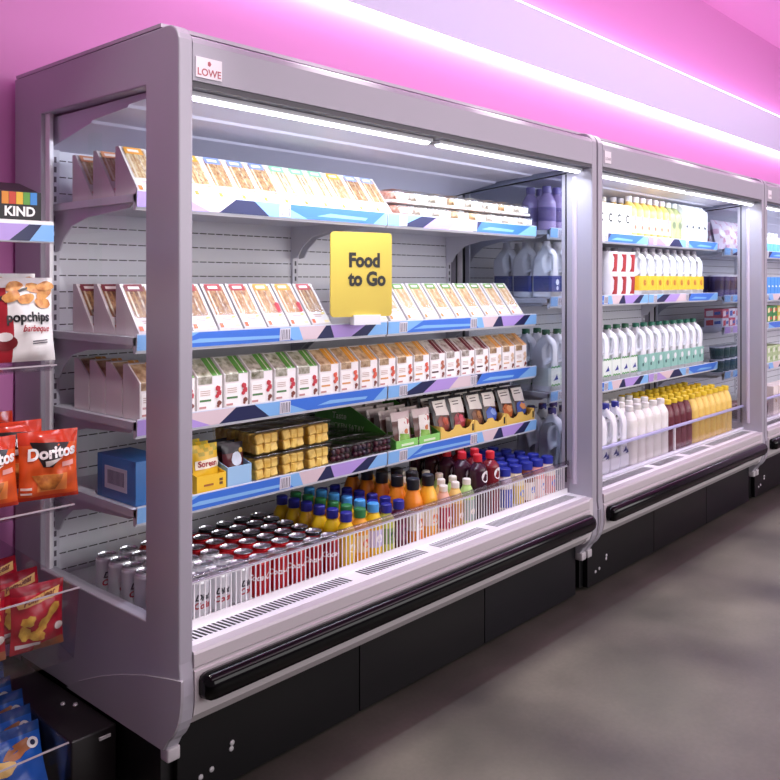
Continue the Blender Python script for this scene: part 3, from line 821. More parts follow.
for t in range(3):
    put('kraft', kraft_tray, (1.508 + t * .228, .272, ZA), 'kraft cardboard tray of pouches, %s on the fourth shelf' % ['left one of three', 'middle one of three', 'right one of three'][t], 'snack tray', 'kraft trays on the fourth shelf')
    for row in range(5):
        for i in range(2):
            k = t * 2 + i
            put(('meal', k), meal_pouch(*mp[k]), (1.456 + t * .228 + i * .106, .30 + row * .06, ZA + .004 + .004 * row), 'white topped pouch with %s picture, %s kraft tray, %s row' % (mp[k][2], ['left', 'middle', 'right'][t], ORD[row] if row else 'front'), 'meal pouch', 'meal pouches in the kraft trays', rx=-.28)

# ---- base well of unit 1: cans and bottles
SIL = can('#dcdde0', '#e2e3e6', True, [('Diet', '#33343a'), ('Coke', '#b02a34')], .3)
RED = can('#b8141f', '#b8141f', True, [('Coca-Cola', '#f6efef')])
REDB = can('#a5121d', '#2c2c30', True, [('Coca-Cola', '#f6efef')])
cols = [.10, .172, .244, .316, .388, .460, .532, .604, .676]
for ci, x in enumerate(cols):
    for ri in range(6):
        y = .168 + ri * .071
        if ci < 4:
            kind = 'silver' if (ri < 3 and ci > 1) or ci < 2 else 'red'
        elif ci < 7: kind = 'red'
        else: kind = 'blackrim'
        if ci == 6 and ri > 1: kind = 'blackrim'
        if ci == 5 and ri > 3: kind = 'blackrim'
        fn = {'silver': SIL, 'red': RED, 'blackrim': REDB}[kind]
        put(('can', kind), fn, (x + random.uniform(-.001, .001), y, ZW), '%s can, chiller base, %s column from left, %s row back' % ({'silver': 'silver diet cola', 'red': 'red cola', 'blackrim': 'red cola dark rimmed'}[kind], ORD[ci], ORD[ri]), 'drink can', 'cola cans in the chiller base', rz=random.uniform(-.25, .25))
yel = P('#f0c818', .3); lim = P('#c6cc4a', .3); pur = P('#6a2440', .3); org = P('#f08a1c', .3); amb = P('#f4b42c', .3)
BC = [  # x, body, cap, label, h, kind, rows, name
 (.750, yel, '#23268c', '#f0c84a', .175, 'yellow juice bottle with navy cap', 6),
 (.815, P('#f0a828', .3), '#2c7a44', '#e8d0a0', .175, 'amber juice bottle with green cap', 6),
 (.880, yel, '#4a9fe0', '#c9c0e4', .18, 'yellow juice bottle with sky blue cap', 6),
 (.945, lim, '#23268c', '#7f9a4a', .165, 'lime green drink bottle with navy cap', 6),
 (1.010, pur, '#23268c', '#8a4a6a', .165, 'dark purple drink bottle with navy cap', 6)]
for ci, (x, bd, cp, lb, h, nm, rows) in enumerate(BC):
    for ri in range(rows):
        put(('jb', ci), bottle(.0305, h, bd, cp, lb, capr=.02, capz=.027, extra=[(0, h * .36, .014, ['#f4f0dc', '#e05a3a', '#f2eef6', '#2f5a2c', '#4a1a2c'][ci])]), (x, .164 + ri * .064, ZW), '%s, %s row in the chiller base' % (nm, ORD[ri] if ri else 'front'), 'juice bottle', 'small juice bottles in the chiller base')
for ci, (x, bd, lb) in enumerate(((1.095, org, '#f4ead2'), (1.178, amb, '#efe2c8'))):
    for ri in range(5):
        put(('ob', ci), bottle(.036, .225, bd, '#17161a', lb, capr=.023, capz=.036, neck=.02, sh=.58, extra=[(0, .07, .017, '#e2803a')]), (x, .170 + ri * .076, ZW), '%s juice bottle with wide black cap, %s row in the chiller base' % (['orange', 'amber'][ci], ORD[ri] if ri else 'front'), 'juice bottle', 'black capped juice bottles')
for ci, (x, bd, lb, nm) in enumerate(((1.262, P('#e8b49a', .35), '#a8243a', 'pink smoothie bottle with red label'), (1.334, P('#ecc870', .35), '#c88a34', 'yellow smoothie bottle with gold label'), (1.406, P('#b6dc84', .35), '#9ab0a8', 'green smoothie bottle with pale label'))):
    for ri in range(5):
        put(('sm', ci), bottle(.031, .172, bd, '#ece6da', lb, capr=.016, capz=.022, sh=.6, lab=(.1, .55), extra=[(0, .05, .012, '#f2e6da')]), (x, .164 + ri * .068, ZW), '%s, white cap, %s row in the chiller base' % (nm, ORD[ri] if ri else 'front'), 'smoothie bottle', 'white capped smoothie bottles')
for ci, (x, bd, nm) in enumerate(((1.488, P('#3a1428', .25), 'dark purple'), (1.572, P('#7a1c26', .25), 'dark red'))):
    for ri in range(5):
        put(('kb', ci), bottle(.037, .252, bd, '#d01f30', None, capr=.018, capz=.026, neck=.014, sh=.76, extra=[(.004, .168, .023, '#f3eef0')]), (x, .172 + ri * .077, ZW), '%s bottle with red cap and round white label, %s row' % (nm, ORD[ri] if ri else 'front'), 'drink bottle', 'red capped bottles in the chiller base')
mk_ = [('#f4f0ea', '#3a4fb4', 'white'), ('#f2e3b8', '#e9c84a', 'cream'), ('#7a3a28', '#f0e6e0', 'brown'), ('#f2a8a0', '#f4dcd8', 'pink'), ('#f4e9dc', '#d98a8a', 'ivory')]
for ci, (bc, lb, nm) in enumerate(mk_):
    for ri in range(5):
        put(('ms', ci), bottle(.034, .168, P(bc, .35), '#23309a', lb, capr=.026, capz=.028, neck=.023, sh=.62, lab=(.08, .52), extra=[(0, .055, .015, '#5a78d0')]), (1.668 + ci * .082, .168 + ri * .072, ZW), '%s milkshake bottle with broad blue cap, %s row in the chiller base' % (nm, ORD[ri] if ri else 'front'), 'milkshake bottle', 'blue capped milkshake bottles')

# ================================================================== unit 2 goods
UY = .275
# top shelf
for i in range(5):
    for ri in range(2):
        put('vb', bottle(.043, .21, P('#9a86b4', .25), '#6a5aa0', '#5a4a88', capr=.022, capz=.03, neck=.018, sh=.6), (2.26 + i * .09, UY + .045 + ri * .09, U2[0]), 'violet drink bottle on the middle chiller top shelf left, %s row, %s one' % (['front', 'back'][ri], ORD[i]), 'drink bottle', 'violet bottles on the top shelf')
def carton(c, accent, h=.165, w=.09, kind='round', txt=None):
    def mk():
        r = thing('juice_carton'); q = w / 2
        b = MB().box(-q, q, 0, w, 0, h, P(c, .45)); b.build('carton', r, bevel=.002)
        if kind == 'gable':
            MB().prism([(0, h), (w, h), (w / 2 + .004, h + .035), (w / 2 - .004, h + .035)], -q, q, P(c, .45)).build('gable_top', r, fixn=True)
            MB().lathe([(.013, 0), (.013, .012), (0, .012)], P('#e8eef0', .4), (0, .03, h + .018), 10).build('cap', r)
        e = MB(); n = 16
        for side in (0,):
            R, z = w * .27, h * .55
            vs = []
            for rr in (R, R * .5):
                for k in range(n):
                    a = .6 + k * (2 * PI - 1.2) / (n - 1)
                    p = (rr * math.cos(a), z + rr * math.sin(a))
                    vs.append((p[0], -.0015, p[1]) if side == 0 else (-q - .0015, w / 2 - p[0], p[1]))
            if kind == 'round': e.add(vs, [(k, k + 1, n + k + 1, n + k) for k in range(n - 1)], P(accent, .5))
            else:
                a = [(-.02, h * .45), (.014, h * .42), (.02, h * .5), (-.01, h * .55)]
                e.add([(x, -.0015, z_) if side == 0 else (-q - .0015, w / 2 - x, z_) for x, z_ in a], [(0, 1, 2, 3)], P(accent, .5))
        e.build('printed_mark', r)
        return r
    return mk
for i in range(4):
    put('jc', carton('#f3efe2', '#2b2a26', .165), (2.714 + i * .0955, UY, U2[0]), 'short white carton with dark ring mark, %s from left, top shelf middle chiller' % ORD[i], 'juice carton', 'white ring marked cartons')
for i in range(4):
    put('aj', bottle(.043, .222, P('#c99a24', .25), '#e6e2d6', '#b98a3a', capr=.018, capz=.024, neck=.015, square=True), (2.74 + i * .09, UY + .15, U2[0]), 'amber juice bottle behind the white cartons, %s from left' % ORD[i], 'juice bottle', 'amber bottles behind the cartons')
for ri in range(2):
    for i in range(6):
        put('yb', bottle(.047, .226, P('#eec66a', .3), '#ece8ee', '#f0d9a0', capr=.019, capz=.026, neck=.016, square=True, lab=(.1, .5), extra=[(0, .105, .018, '#d98a8a'), (0, .055, .012, '#c4604a')]), (3.10 + i * .0835, UY + .045 + ri * .09, U2[0]), 'square yellow juice bottle with white cap, %s from left, %s row' % (ORD[i], ['front', 'back'][ri]), 'juice bottle', 'square yellow juice bottles')
    for i in range(2):
        put('gb', bottle(.047, .225, P('#a9b07c', .25), '#e6ecec', None, capr=.019, capz=.026, neck=.016, square=True, extra=[(0, .09, .022, '#6a7650')]), (3.603 + i * .083, UY + .045 + ri * .09, U2[0]), 'pale green juice bottle with white cap, %s of the pair, %s row' % (['left', 'right'][i], ['front', 'back'][ri]), 'juice bottle', 'pale green juice bottles')
for i in range(4):
    put('wc', carton('#f0f2f0', '#4a4f56', .19, .088, 'gable'), (3.778 + i * .0905, UY, U2[0]), 'tall white gable carton, %s of four at the right of the top shelf' % ['leftmost', 'second', 'third', 'rightmost'][i], 'juice carton', 'white gable cartons')
# second shelf
LOGOC = [(.012, .075, .014, '#eef2ff', 'disc'), (.012, .047, .010, '#dfe6fa', 'disc')]
for i in range(5):
    for ri in range(3 if i < 2 else 1):
        put('jugblue', jug(.27, '#f0f0f6', '#2c3f8e', LOGOC), (2.268 + i * .104, UY + .053 + ri * .112, U2[1]), 'white milk jug with blue label, %s from left, %s row' % (ORD[i], ORD[ri]), 'milk jug', 'blue labelled milk jugs')
def red_tub():
    r = thing('yogurt_tub'); 
    MB().lathe([(0, 0), (.04, 0), (.046, .112)], P('#f2eef0', .4), n=16).build('tub', r)
    MB().lathe([(.0475, .111), (.048, .118), (0, .118)], P('#f2eef0', .4), n=16).build('lid', r)
    b = MB(); v = []
    for t, hw in ((.012, .03), (.035, .020), (.085, .020), (.105, .032)):
        rr = .04 + .006 * t / .112 + .001
        for k in range(5):
            a = (-1 + k / 2) * hw / rr
            v.append((rr * math.sin(a), -rr * math.cos(a), t))
    fs = [(j * 5 + k, j * 5 + k + 1, (j + 1) * 5 + k + 1, (j + 1) * 5 + k) for j in range(3) for k in range(4)]
    b.add(v, fs, P('#a3121e', .4)); b.build('red_label', r)
    return r
for lay in range(2):
    for i in range(3):
        put('redtub', red_tub, (2.875 + i * .1, UY + .045, U2[1] + lay * .1185), 'white tub with red flared label, %s layer, %s from left' % (['lower', 'upper'][lay], ORD[i]), 'yogurt tub', 'red labelled tubs')
YL = [(0, .072, .017, '#c87a2e', 'disc'), (0.006, .075, .010, '#f2c84a', 'disc')]
for i in range(9):
    put('jugyel', jug(.268, '#9a93a0', '#f2c22e', YL, lz=(.03, .11)), (3.205 + i * .0985, UY + .053, U2[1]), 'white milk jug with yellow label, %s from left, front row' % ORD[i], 'milk jug', 'yellow labelled milk jugs')
for i in range(4):
    put('jugyel', None, (2.88 + i * .1005, UY + .17, U2[1]), 'white milk jug with yellow label standing behind the red tubs, %s one' % ORD[i], 'milk jug', 'yellow labelled milk jugs')
# third shelf
GLOG = [(.0, .062, .020, '#27348e', 'tri'), (.03, .05, .008, '#dfe8f0', 'disc')]
for i in range(9):
    for ri in range(2 if i < 2 else 1):
        put('juggreen', jug(.29, '#2f6a4c', '#e6efe6', GLOG, lz=(.028, .112), wavy='#4f9a4c'), (2.265 + i * .1015, UY + .053 + ri * .112, U2[2]), 'milk jug with green wavy edged label, %s from left, %s row' % (ORD[i], ORD[ri]), 'milk jug', 'green wave labelled jugs')
TLOG = [(.008, .085, .017, '#e6ecec', 'disc'), (-.02, .06, .010, '#2c5a5a', 'disc')]
for i in range(9):
    put('jugteal', jug(.288, '#2f7a62', '#8fc0b4', TLOG, lz=(.024, .115)), (3.205 + i * .0985, UY + .053, U2[2]), 'milk jug with teal label, %s from left on the third shelf' % ORD[i], 'milk jug', 'teal labelled milk jugs')
# base well
for i in range(5):
    for ri in range(3 if i < 3 else 2):
        put('jugnavy', jug(.335, '#2a2f8c', '#e9ecf4', [(.0, .1, .02, '#262f7a', 'tri'), (.02, .088, .016, '#262f7a', 'tri')], w=.098, lz=(.02, .075)), (2.262 + i * .1015, .19 + ri * .115, ZW), 'tall milk jug with navy cap in the base, %s from left, %s row' % (ORD[i], ORD[ri]), 'milk jug', 'navy capped milk jugs')
WB = P('#f2f0ea', .35)
for i in range(5):
    for ri in range(3):
        put('whitebot', bottle(.043, .30, WB, '#e9e6e0', None, 'milk_bottle', capr=.021, capz=.022, neck=.018, sh=.72, square=True), (2.79 + i * .092, .175 + ri * .092, ZW), 'white milk bottle with white cap in the base, %s from left, %s row' % (ORD[i], ORD[ri]), 'milk bottle', 'white capped milk bottles')
BRN = P('#6a3038', .3); CRM = P('#f0dca4', .35)
for i in range(4):
    for ri in range(4):
        put('brown', bottle(.038, .285, BRN, '#e8c832' if True else '', '#7d4048', 'milk_bottle', capr=.022, capz=.022, neck=.018, sh=.68, lab=(.1, .4)), (3.243 + i * .079, .175 + ri * .088, ZW), 'chocolate milk bottle with yellow cap, %s column, %s row' % (ORD[i], ORD[ri]), 'milk bottle', 'chocolate milk bottles')
for i in range(7):
    for ri in range(4):
        put('cream', bottle(.040, .285, CRM if i % 3 else P('#eccb6a', .35), '#e8c832', None, 'milk_bottle', capr=.022, capz=.022, neck=.018, sh=.68), (3.568 + i * .0862, .175 + ri * .086, ZW), 'cream coloured milk bottle with yellow cap, %s column, %s row' % (ORD[i], ORD[ri]), 'milk bottle', 'cream milk bottles')

# ================================================================== unit 3 goods (seen through glass and at the photo's right edge)
def bread_bag():
    r = thing('salad_bag'); wt = P('#e6dcea', .3); pk = P('#d9a8c0', .35)
    b, sf = pillow('film', .17, .2, .07, lambda u, v: wt if (int(u * 5) + int(v * 6)) % 3 else pk, seed=12, wrinkle=.003); b.build('film', r)
    e = MB(); patch(e, sf, 0, .1, .05, .03, P('#f2eef6', .4)); patch(e, sf, .03, .06, .03, .02, P('#e08a9a', .4)); e.build('label', r)
    return r
for ri in range(2):
    for i in range(3):
        put('saladbag', bread_bag, (4.44 + i * .19, .32 + ri * .11, U3[0] + .001), 'pale pink film bag on the far chiller top shelf, %s from left, %s row' % (ORD[i], ['front', 'back'][ri]), 'food bag', 'pale film bags on the far top shelf', rx=-.2)
def dpot(body, lid, lab_, h=.11):
    def mk():
        r = thing('food_pot')
        MB().lathe([(0, 0), (.04, 0), (.047, h)], P(body, .4), n=14).build('tub', r)
        MB().lathe([(.049, h), (.049, h + .008), (0, h + .008)], P(lid, .4), n=14).build('lid', r)
        MB().lathe([(.0428, h * .3), (.0465, h * .8)], P(lab_, .4), n=14).build('label', r)
        return r
    return mk
for ri in range(2):
    for i in range(5):
        put('ppot', dpot('#5a4a7c', '#eceaf4', '#3a2c58', .13), (4.39 + i * .104, .33 + ri * .106, U3[1]), 'purple pot with white lid, %s from left, %s row, far chiller second shelf' % (ORD[i], ['front', 'back'][ri]), 'food pot', 'purple pots in the far chiller')
def mbox(c1, c2, c3):
    def mk():
        r = thing('snack_box')
        MB().box(-.055, .055, 0, .12, 0, .06, P(c1, .45)).build('box', r, bevel=.0015)
        b = MB()
        for s in (0, 1):
            for (u0, u1, z0, z1, c) in ((.1, .5, .01, .05, c2), (.55, .9, .02, .045, c3)):
                if s == 0: b.add([(-.055 + .11 * u0, -.0012, z0), (-.055 + .11 * u1, -.0012, z0 + .004), (-.055 + .11 * u1, -.0012, z1), (-.055 + .11 * u0, -.0012, z1 - .006)], [(0, 1, 2, 3)], P(c, .45))
                else: b.add([(-.0562, .12 * (1 - u0), z0), (-.0562, .12 * (1 - u1), z0 + .004), (-.0562, .12 * (1 - u1), z1), (-.0562, .12 * (1 - u0), z1 - .006)], [(0, 1, 2, 3)], P(c, .45))
        b.build('printing', r)
        return r
    return mk
bx3 = [('#d9dcec', '#c43a48', '#3a58b0', 'red and white'), ('#c9506a', '#f0e6ea', '#3a58b0', 'pinkish red'), ('#dfe2f2', '#3a66c0', '#c43a48', 'blue and white')]
for lay in range(2):
    for i in range(5):
        k = (i + lay) % 3
        put(('mbox', k), mbox(*bx3[k][:3]), (4.40 + i * .118, .275, U3[2] + lay * .0615), '%s snack box, %s layer, %s from left, far chiller' % (bx3[k][3], ['lower', 'upper'][lay], ORD[i]), 'snack box', 'small boxes in the far chiller')
for lay in range(2):
    for i in range(5):
        put('gpot', dpot('#3f5560', '#d8dcea', '#2c4a4a', .075), (4.39 + i * .106, .33, U3[3] + lay * .0835), 'dark green pot with pale lid, %s layer, %s from left, far chiller' % (['lower', 'upper'][lay], ORD[i]), 'food pot', 'dark green pots in the far chiller')
for ri in range(2):
    for i in range(5):
        put('rpot', dpot('#6a3a44', '#caa8a0', '#3a2228', .10), (4.39 + i * .106, .20 + ri * .11, ZW), 'dark red pot in the far chiller base, %s from left, %s row' % (ORD[i], ['front', 'back'][ri]), 'food pot', 'dark red pots in the far chiller')
for i in range(7):
    put('wblue', bottle(.036, .15, P('#f0f2f6', .35), '#f2f4f8', '#6ab4e8', capr=.018, capz=.024, neck=.016, lab=(.05, .45)), (5.02 + i * .08, .315, U3[0]), 'small white bottle with sky blue label, %s from left, photo right edge' % ORD[i], 'yogurt drink', 'white yogurt drinks in the far chiller')
    put('bluec', carton('#4a94e0', '#e6f0fa', .13, .075, 'tri'), (5.02 + i * .08, .28, U3[1]), 'bright blue carton, %s from left at the right edge, second shelf' % ORD[i], 'juice carton', 'blue cartons in the far chiller')
for i in range(5):
    c = ['#e08a2a', '#e08a2a', '#3c8a4a', '#3c8a4a', '#c9c04a'][i]; cn = ['orange', 'orange', 'green', 'green', 'yellow'][i]
    put(('obox', c), mbox(c, '#f2e2b0', '#c4402c'), (5.05 + i * .115, .28, U3[2]), '%s snack box, %s from left at the right edge, third shelf' % (cn, ORD[i]), 'snack box', 'bright boxes in the far chiller')
    put(('obox', c), None, (5.05 + i * .115, .28, U3[2] + .0615), '%s snack box, %s from left at the right edge, upper layer' % (cn, ORD[i]), 'snack box', 'bright boxes in the far chiller')
    for lay in range(2):
        put('greenpack', mbox('#b8cc9a', '#e6ecd8', '#8aa86a'), (5.05 + i * .115, .28, U3[3] + lay * .0615), 'pale green box, %s from left at the right edge, %s layer' % (ORD[i], ['lower', 'upper'][lay]), 'snack box', 'pale green boxes in the far chiller')
    put('creambox', carton('#efe6dc', '#c8a880', .20, .1, 'tri'), (5.0 + i * .115, .16, ZW), 'cream carton in the far chiller base, %s from left' % ORD[i], 'food carton', 'cream cartons in the far chiller base')

# ================================================================== snack rack at the left
RX0, RX1 = -.80, -.140
rack = thing('snack_rack', (0, 0, 0)); tag(rack, 'wall rack of clear snack trays at the left edge of the photo', 'rack')
for x in (-.76, -.24): MB().box(x - .015, x + .015, .905, .945, .0, 1.9, P('#3a3438', .5)).build('upright', rack)
s = MB().box(RX0, RX1, .385, .905, 1.526, 1.544, WHITE).build('shelf', rack)
st = strip_mesh(RX1 - RX0, 'C', []).build('price_strip', s, loc=(RX0, .372, 1.492)); 
MB().box(RX0, RX1 + .002, .376, .390, 1.488, 1.546, P('#ece6e2', .4)).build('strip_holder', s)
def bin_tray(zf, yf, yb, tilt, hf, hs, RX1=RX1):
    """clear acrylic bin, floor rising to the back"""
    zb = zf + tilt; t = .004
    o = MB().prism([(yf, zf - t), (yf, zf), (yb, zb), (yb, zb - t)], RX0, RX1, ACRYL)
    for x in (RX0, RX1 - t):
        o.prism([(yf, zf), (yb, zb), (yb, zb + hs), (yf - .03, zf + hf)], x, x + t, ACRYL)
    o.prism([(yf, zf), (yf - .03, zf + hf), (yf - .03 + t, zf + hf), (yf + t, zf)], RX0, RX1, ACRYL)
    o = o.build('tray', rack, fixn=True)
    MB().box(RX0, RX1, yf - .032, yf - .029, zf + hf - .002, zf + hf + .002, P('#b9aeb4', .2)).build('front_edge', o)
    MB().box(RX0, RX1, yb, .91, zb - .01, zb + .01, P('#3a3438', .5)).build('rail', o)
    return o
bin_tray(1.152, .385, .80, .05, .014, .003)
bin_tray(.80, .29, .80, .09, .014, .003)
bin_tray(.395, .315, .80, .10, .192, .12, -.112)
bin_tray(.03, .32, .80, .16, .16, .05)
# black equipment box on the floor beside the chiller
def floor_box():
    r = thing('floor_box'); 
    MB().rbox(-.132, -.004, .29, .93, 0, .186, P('#0f0a0c', .4), .004).build('casing', r)
    b = MB()
    for (x, y) in ((-.05, .50), (-.028, .47)): b.lathe([(.008, .186), (.006, .19), (0, .191)], P('#d8d4d6', .25, .8), (x, y, 0), 10)
    b.build('glint_dots', r)  # pale raised dots standing in for specular glints on the casing top
    MB().box(-.055, -.022, .287, .291, .160, .168, P('#b9b4b6', .3)).build('maker_plate', r)
    return r
tag(floor_box(), 'low black box on the floor between snack rack and chiller', 'floor box')

def kind_box(c1):
    def mk():
        r = thing('bar_box')
        bm = P(c1, .45)
        MB().prism([(0, 0), (0, .075), (.02, .078), (.17, .115), (.17, 0)], -.055, .055, bm).build('box', r, fixn=True)
        b = MB(); cs = ['#d98a2c', '#c4402c', '#e0b030', '#5c9a3c', '#3f86c8']
        for k, c in enumerate(cs): b.box(-.045 + k * .018, -.028 + k * .018, -.001, 0, .042, .074, P(c, .45))
        b.build('colour_bars', r)
        MB().mesh(text_mesh('KIND', .034, .0012), P('#f4f2ee', .4), lambda x, y, z: (x * .95, -.0014, .012 + y)).build('lettering', r)
        return r
    return mk
put('kind', kind_box('#181315'), (-.218, .40, 1.545), 'black bar box with coloured stripes and white lettering on the rack top shelf', 'snack box', rz=-.1)
put('kind2', kind_box('#a3262a'), (-.33, .405, 1.545), 'red bar box cut by the photo edge on the rack top shelf', 'snack box')

def popbag():
    r = thing('crisp_bag'); w, h = .17, .225; wh = P('#f0ece8', .28); rd = P('#a8222e', .28)
    b, sf = pillow('film', w, h, .055, lambda u, v: rd if u < .34 - .1 * v and v < .9 else wh, nx=12, nz=16, seed=21, wrinkle=.0022); b.build('film', r)
    e = MB()
    for i, (x, z, rot) in enumerate(((-.02, .20, .3), (.03, .195, -.3), (.055, .18, .6), (.005, .165, .2), (.05, .155, -.2), (-.03, .172, .5), (.062, .2, .1))):
        patch(e, sf, x, z, .024, .014, P('#e2a45a', .4, 0, 0, 0, (60, '#b9662c', 3, .4, .7)), rot=rot, wob=.12, seed=i, e=.0015 + i * .0004)
    e.build('printed_crisps', r)
    e = MB()
    quadpatch(e, sf, [(-.075, .155), (.012, .192), (.012, .198), (-.075, .166)], P('#1d1a1c', .4), .003)
    e.mesh(text_mesh('popchips', .036, .0012), P('#1b1719', .4), lambda x, y, z: sf(.012 + x * .86, .105 + y, .0022))
    e.mesh(text_mesh('barbeque', .024, .0004, .3), P('#b22a38', .4), lambda x, y, z: sf(.03 + x * .8, .078 + y, .0022))
    for z in (.05, .044): quadpatch(e, sf, [(.02, z), (.06, z + .003), (.06, z + .006), (.02, z + .003)], P('#57505a', .4), .0022, 3)
    patch(e, sf, -.045, .05, .028, .02, P('#7a1a22', .4), e=.002); patch(e, sf, -.05, .066, .02, .012, P('#ece4e0', .4), e=.0026)
    e.build('printing', r)
    return r
for i, (x, y, rz) in enumerate(((-.196, .43, -.12), (-.375, .45, .05), (-.2, .52, -.1))):
    put('popbag', popbag, (x, y, 1.172 + .012 * (i == 2)), 'white and red crisp bag printed with crisps, %s on the rack' % ['frontmost', 'cut by the photo edge', 'behind the front one'][i], 'crisp bag', 'white crisp bags on the rack', rz=rz, rx=-.12)
def dorbag():
    r = thing('tortilla_chip_bag'); w, h = .15, .175; o1 = P('#de5a28', .22); o2 = P('#cc3a20', .22); o3 = P('#f08c48', .22)
    b, sf = pillow('film', w, h, .06, lambda u, v: o2 if v > .84 or v < .06 else (o3 if .1 < v < .38 and .3 < u < .8 else o1), nx=14, nz=16, seed=31, wrinkle=.003); b.build('film', r)
    e = MB()
    quadpatch(e, sf, [(-.018, .085), (.004, .083), (.05, .142), (-.048, .150)], P('#231416', .4), .0016)
    e.mesh(text_mesh('Doritos', .040, .0016, .05), P('#f6f0ec', .35), lambda x, y, z: sf(x * .93 + .004, .108 + y + .06 * x, .003))
    quadpatch(e, sf, [(-.012, .086), (-.004, .086), (.03, .106), (-.014, .100)], P('#f2e6e0', .35), .0032, 4)
    quadpatch(e, sf, [(.028, .082), (.058, .085), (.058, .097), (.028, .094)], P('#e8a49a', .35), .002, 3)
    e.build('logo', r)
    e = MB(); quadpatch(e, sf, [(-.045, .066), (.03, .064), (.012, .024), (-.022, .028)], P('#b5622a', .45, 0, 0, 0, (70, '#d98a3c', 3, .4, .7)), .002)
    quadpatch(e, sf, [(-.07, .03), (-.045, .03), (-.045, .036), (-.07, .036)], P('#efd9cc', .4), .002, 3); quadpatch(e, sf, [(-.07, .018), (-.045, .018), (-.045, .023), (-.07, .023)], P('#efd9cc', .4), .002, 3)
    e.build('printed_chip', r)
    return r
for i, (x, y, z, rz, rx) in enumerate(((-.178, .322, .824, -.22, -.05), (-.328, .33, .822, -.02, -.1), (-.22, .41, .842, -.1, -.2), (-.25, .49, .862, .0, -.3), (-.38, .43, .842, .1, -.15))):
    put('dorbag', dorbag, (x, y, z), 'orange tortilla chip bag on the rack, %s' % ['rightmost, fully in view', 'cut by the photo edge', 'second in its stack', 'rearmost of its stack', 'behind the edge one'][i], 'chip bag', 'orange chip bags on the rack', rz=rz, rx=rx)
def pombag():
    r = thing('potato_snack_bag'); w, h = .138, .172; rd = P('#b3142a', .26); dr = P('#8a1022', .26); br = P('#9a5a34', .3)
    b, sf = pillow('film', w, h, .05, lambda u, v: dr if v > .88 else (br if v < .14 and u > .45 else rd), nx=12, nz=16, seed=41, wrinkle=.0026); b.build('film', r)
    e = MB(); quadpatch(e, sf, [(-.05, .118), (.05, .135), (.055, .158), (-.058, .134)], P('#e2b268', .4), .0016)
    e.mesh(text_mesh('Pom-Bear', .021, .0006, .2), P('#7a2a1c', .4), lambda x, y, z: sf(x * .98, .133 + y + .19 * x, .003)); e.build('logo', r)
    e = MB()
    for i, (x, z, rx_, rz_, ro) in enumerate(((-.03, .085, .018, .013, .6), (-.035, .055, .015, .02, .2), (.015, .08, .026, .012, .7), (.035, .105, .022, .011, .8), (-.008, .045, .02, .012, -.3), (.0, .06, .02, .010, .5))):
        patch(e, sf, x, z, rx_, rz_, P('#e6b848', .4, 0, 0, 0, (60, '#c98a2c', 2, .4, .7)), wob=.22, rot=ro, seed=i, e=.002 + .0003 * i)
    patch(e, sf, .05, .055, .011, .011, P('#f2e6da', .4), e=.002); quadpatch(e, sf, [(-.058, .016), (.0, .02), (.0, .028), (-.058, .026)], P('#e6d8d4', .4), .002, 4)
    e.build('printed_snacks', r)
    return r
for i, (x, y, z, rz, rx) in enumerate(((-.192, .358, .428, -.1, -.0), (-.34, .362, .428, -.05, -.05), (-.195, .43, .436, .1, -.3), (-.215, .51, .455, .1, -.35), (-.215, .68, .49, .05, -.1), (-.37, .46, .45, .1, -.25))):
    put('pombag', pombag, (x, y, z), 'red potato snack bag on the rack, %s' % ['rightmost at the front', 'front one cut by the photo edge', 'second in its stack', 'third in its stack', 'rearmost standing upright', 'behind the edge one'][i], 'snack bag', 'red snack bags on the rack', rz=rz, rx=rx)
def bluebag():
    r = thing('biscuit_bag'); w, h = .165, .17; b1 = P('#1f5ab4', .25); b2 = P('#17407e', .25); br = P('#a5663a', .35)
    b, sf = pillow('film', w, h, .03, lambda u, v: b2 if v > .86 else b1, nx=12, nz=14, seed=51, wrinkle=.003); b.build('film', r)
    e = MB(); patch(e, sf, .02, .115, .045, .018, br, wob=.2, rot=.3); patch(e, sf, -.03, .08, .03, .02, P('#d9b46a', .4), wob=.2); patch(e, sf, .055, .12, .015, .014, P('#e8e6e2', .4), e=.0024); patch(e, sf, .055, .12, .007, .007, P('#1c2a4a', .4), e=.003); e.build('printing', r)
    return r
for i in range(8):
    put('bluebag', bluebag, (-.24 + .004 * (i % 3), .36 + .057 * i, .055 + .021 * i), 'blue biscuit bag in the lowest rack tray, %s' % ('front one' if i == 0 else ORD[i] + ' behind the front'), 'biscuit bag', 'blue bags in the lowest tray', rz=-.04, rx=-.45)

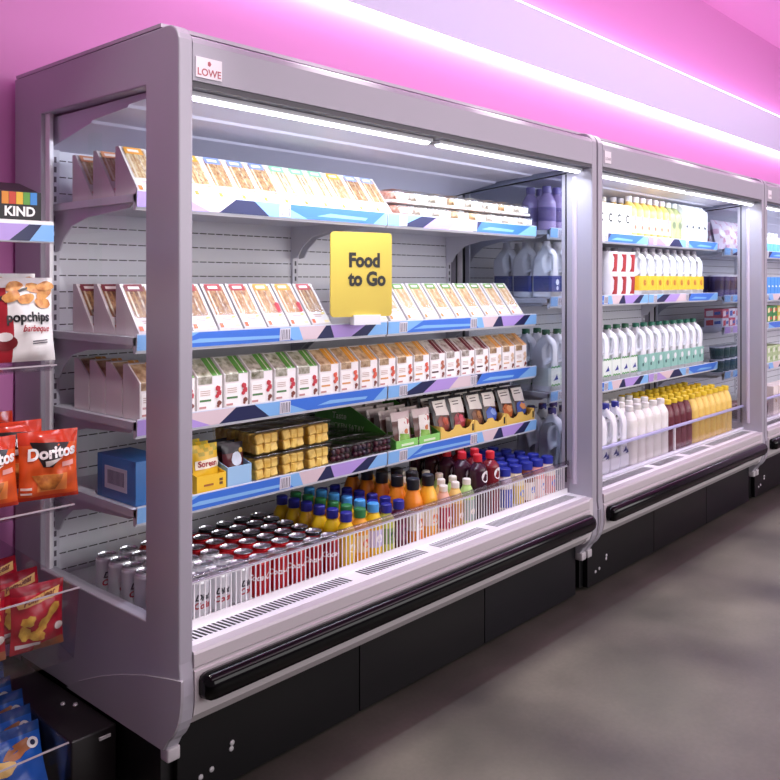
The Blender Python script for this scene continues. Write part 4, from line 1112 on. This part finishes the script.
# ================================================================== lights, world, camera
def area(name, loc, rot, sx, sy, w, col):
    ld = bpy.data.lights.new(name, 'AREA'); ld.shape = 'RECTANGLE'; ld.size = sx; ld.size_y = sy; ld.energy = w; ld.color = col
    o = bpy.data.objects.new(name, ld); COL.objects.link(o); o.location = loc; o.rotation_euler = rot
    return o
def spot(name, loc, target, w, ang, blend, col, r=.05):
    ld = bpy.data.lights.new(name, 'SPOT'); ld.energy = w; ld.spot_size = math.radians(ang); ld.spot_blend = blend; ld.color = col; ld.shadow_soft_size = r
    o = bpy.data.objects.new(name, ld); COL.objects.link(o); o.location = loc
    o.rotation_euler = (Vector(target) - Vector(loc)).to_track_quat('-Z', 'Y').to_euler()
    return o
area('ceiling_fill_light', (3.2, -2.9, 3.55), (math.radians(32), 0, 0), 8, 1.0, 75, (1, .97, .96))  # unseen fill lamp, added to lift the chiller fronts
area('aisle_fill_light', (4.5, -4.5, 1.95), (math.radians(90), 0, 0), 9.4, 1.7, 215, (1, .97, .97))  # unseen fill added across the aisle, reaching deep into the chillers
area('wall_wash_fill', (6.0, -.3, 3.62), (0, 0, 0), 11, .5, 52, (1, .64, .95))  # pink fill added out of view to brighten wall and fascia
for x in (-.2, .62, 1.46, 2.3, 3.14, 4.0, 4.9):
    spot('ceiling_spotlight', (x - .1, .10, 3.55), (x, -.30, 0), 600, 17, 1, (1, .96, .88))
    spot('ceiling_spotlight', (x + .3, .02, 3.55), (x + .05, -.86, 0), 600, 17, 1, (1, .96, .88))
spot('rack_spotlight', (-.40, -.75, 3.45), (-.26, .62, .75), 170, 36, .8, (1, .93, .93))
w = bpy.data.worlds.new('World'); SC.world = w; w.use_nodes = True
w.node_tree.nodes['Background'].inputs[0].default_value = (.80, .62, .76, 1)
w.node_tree.nodes['Background'].inputs[1].default_value = .3

CX, CY, CZ = -1.20689, -1.79695, 1.385
cd = bpy.data.cameras.new('camera'); cam = bpy.data.objects.new('camera', cd); COL.objects.link(cam)
cam.location = (CX, CY, CZ)
ang = math.radians(42.077)
fwd = Vector((math.cos(ang), math.sin(ang), 0))
cam.rotation_euler = fwd.to_track_quat('-Z', 'Y').to_euler()
cd.sensor_width = 36; cd.lens = 844 / 780 * 36; cd.shift_y = -108 / 780; cd.clip_start = .02
SC.camera = cam
SC.view_settings.view_transform = 'Standard'; SC.view_settings.look = 'None'
SC.view_settings.exposure = 0; SC.view_settings.gamma = 1
SC.cycles.max_bounces = 10; SC.cycles.transparent_max_bounces = 24; SC.cycles.caustics_reflective = False; SC.cycles.caustics_refractive = False
SC.cycles.sample_clamp_indirect = 6
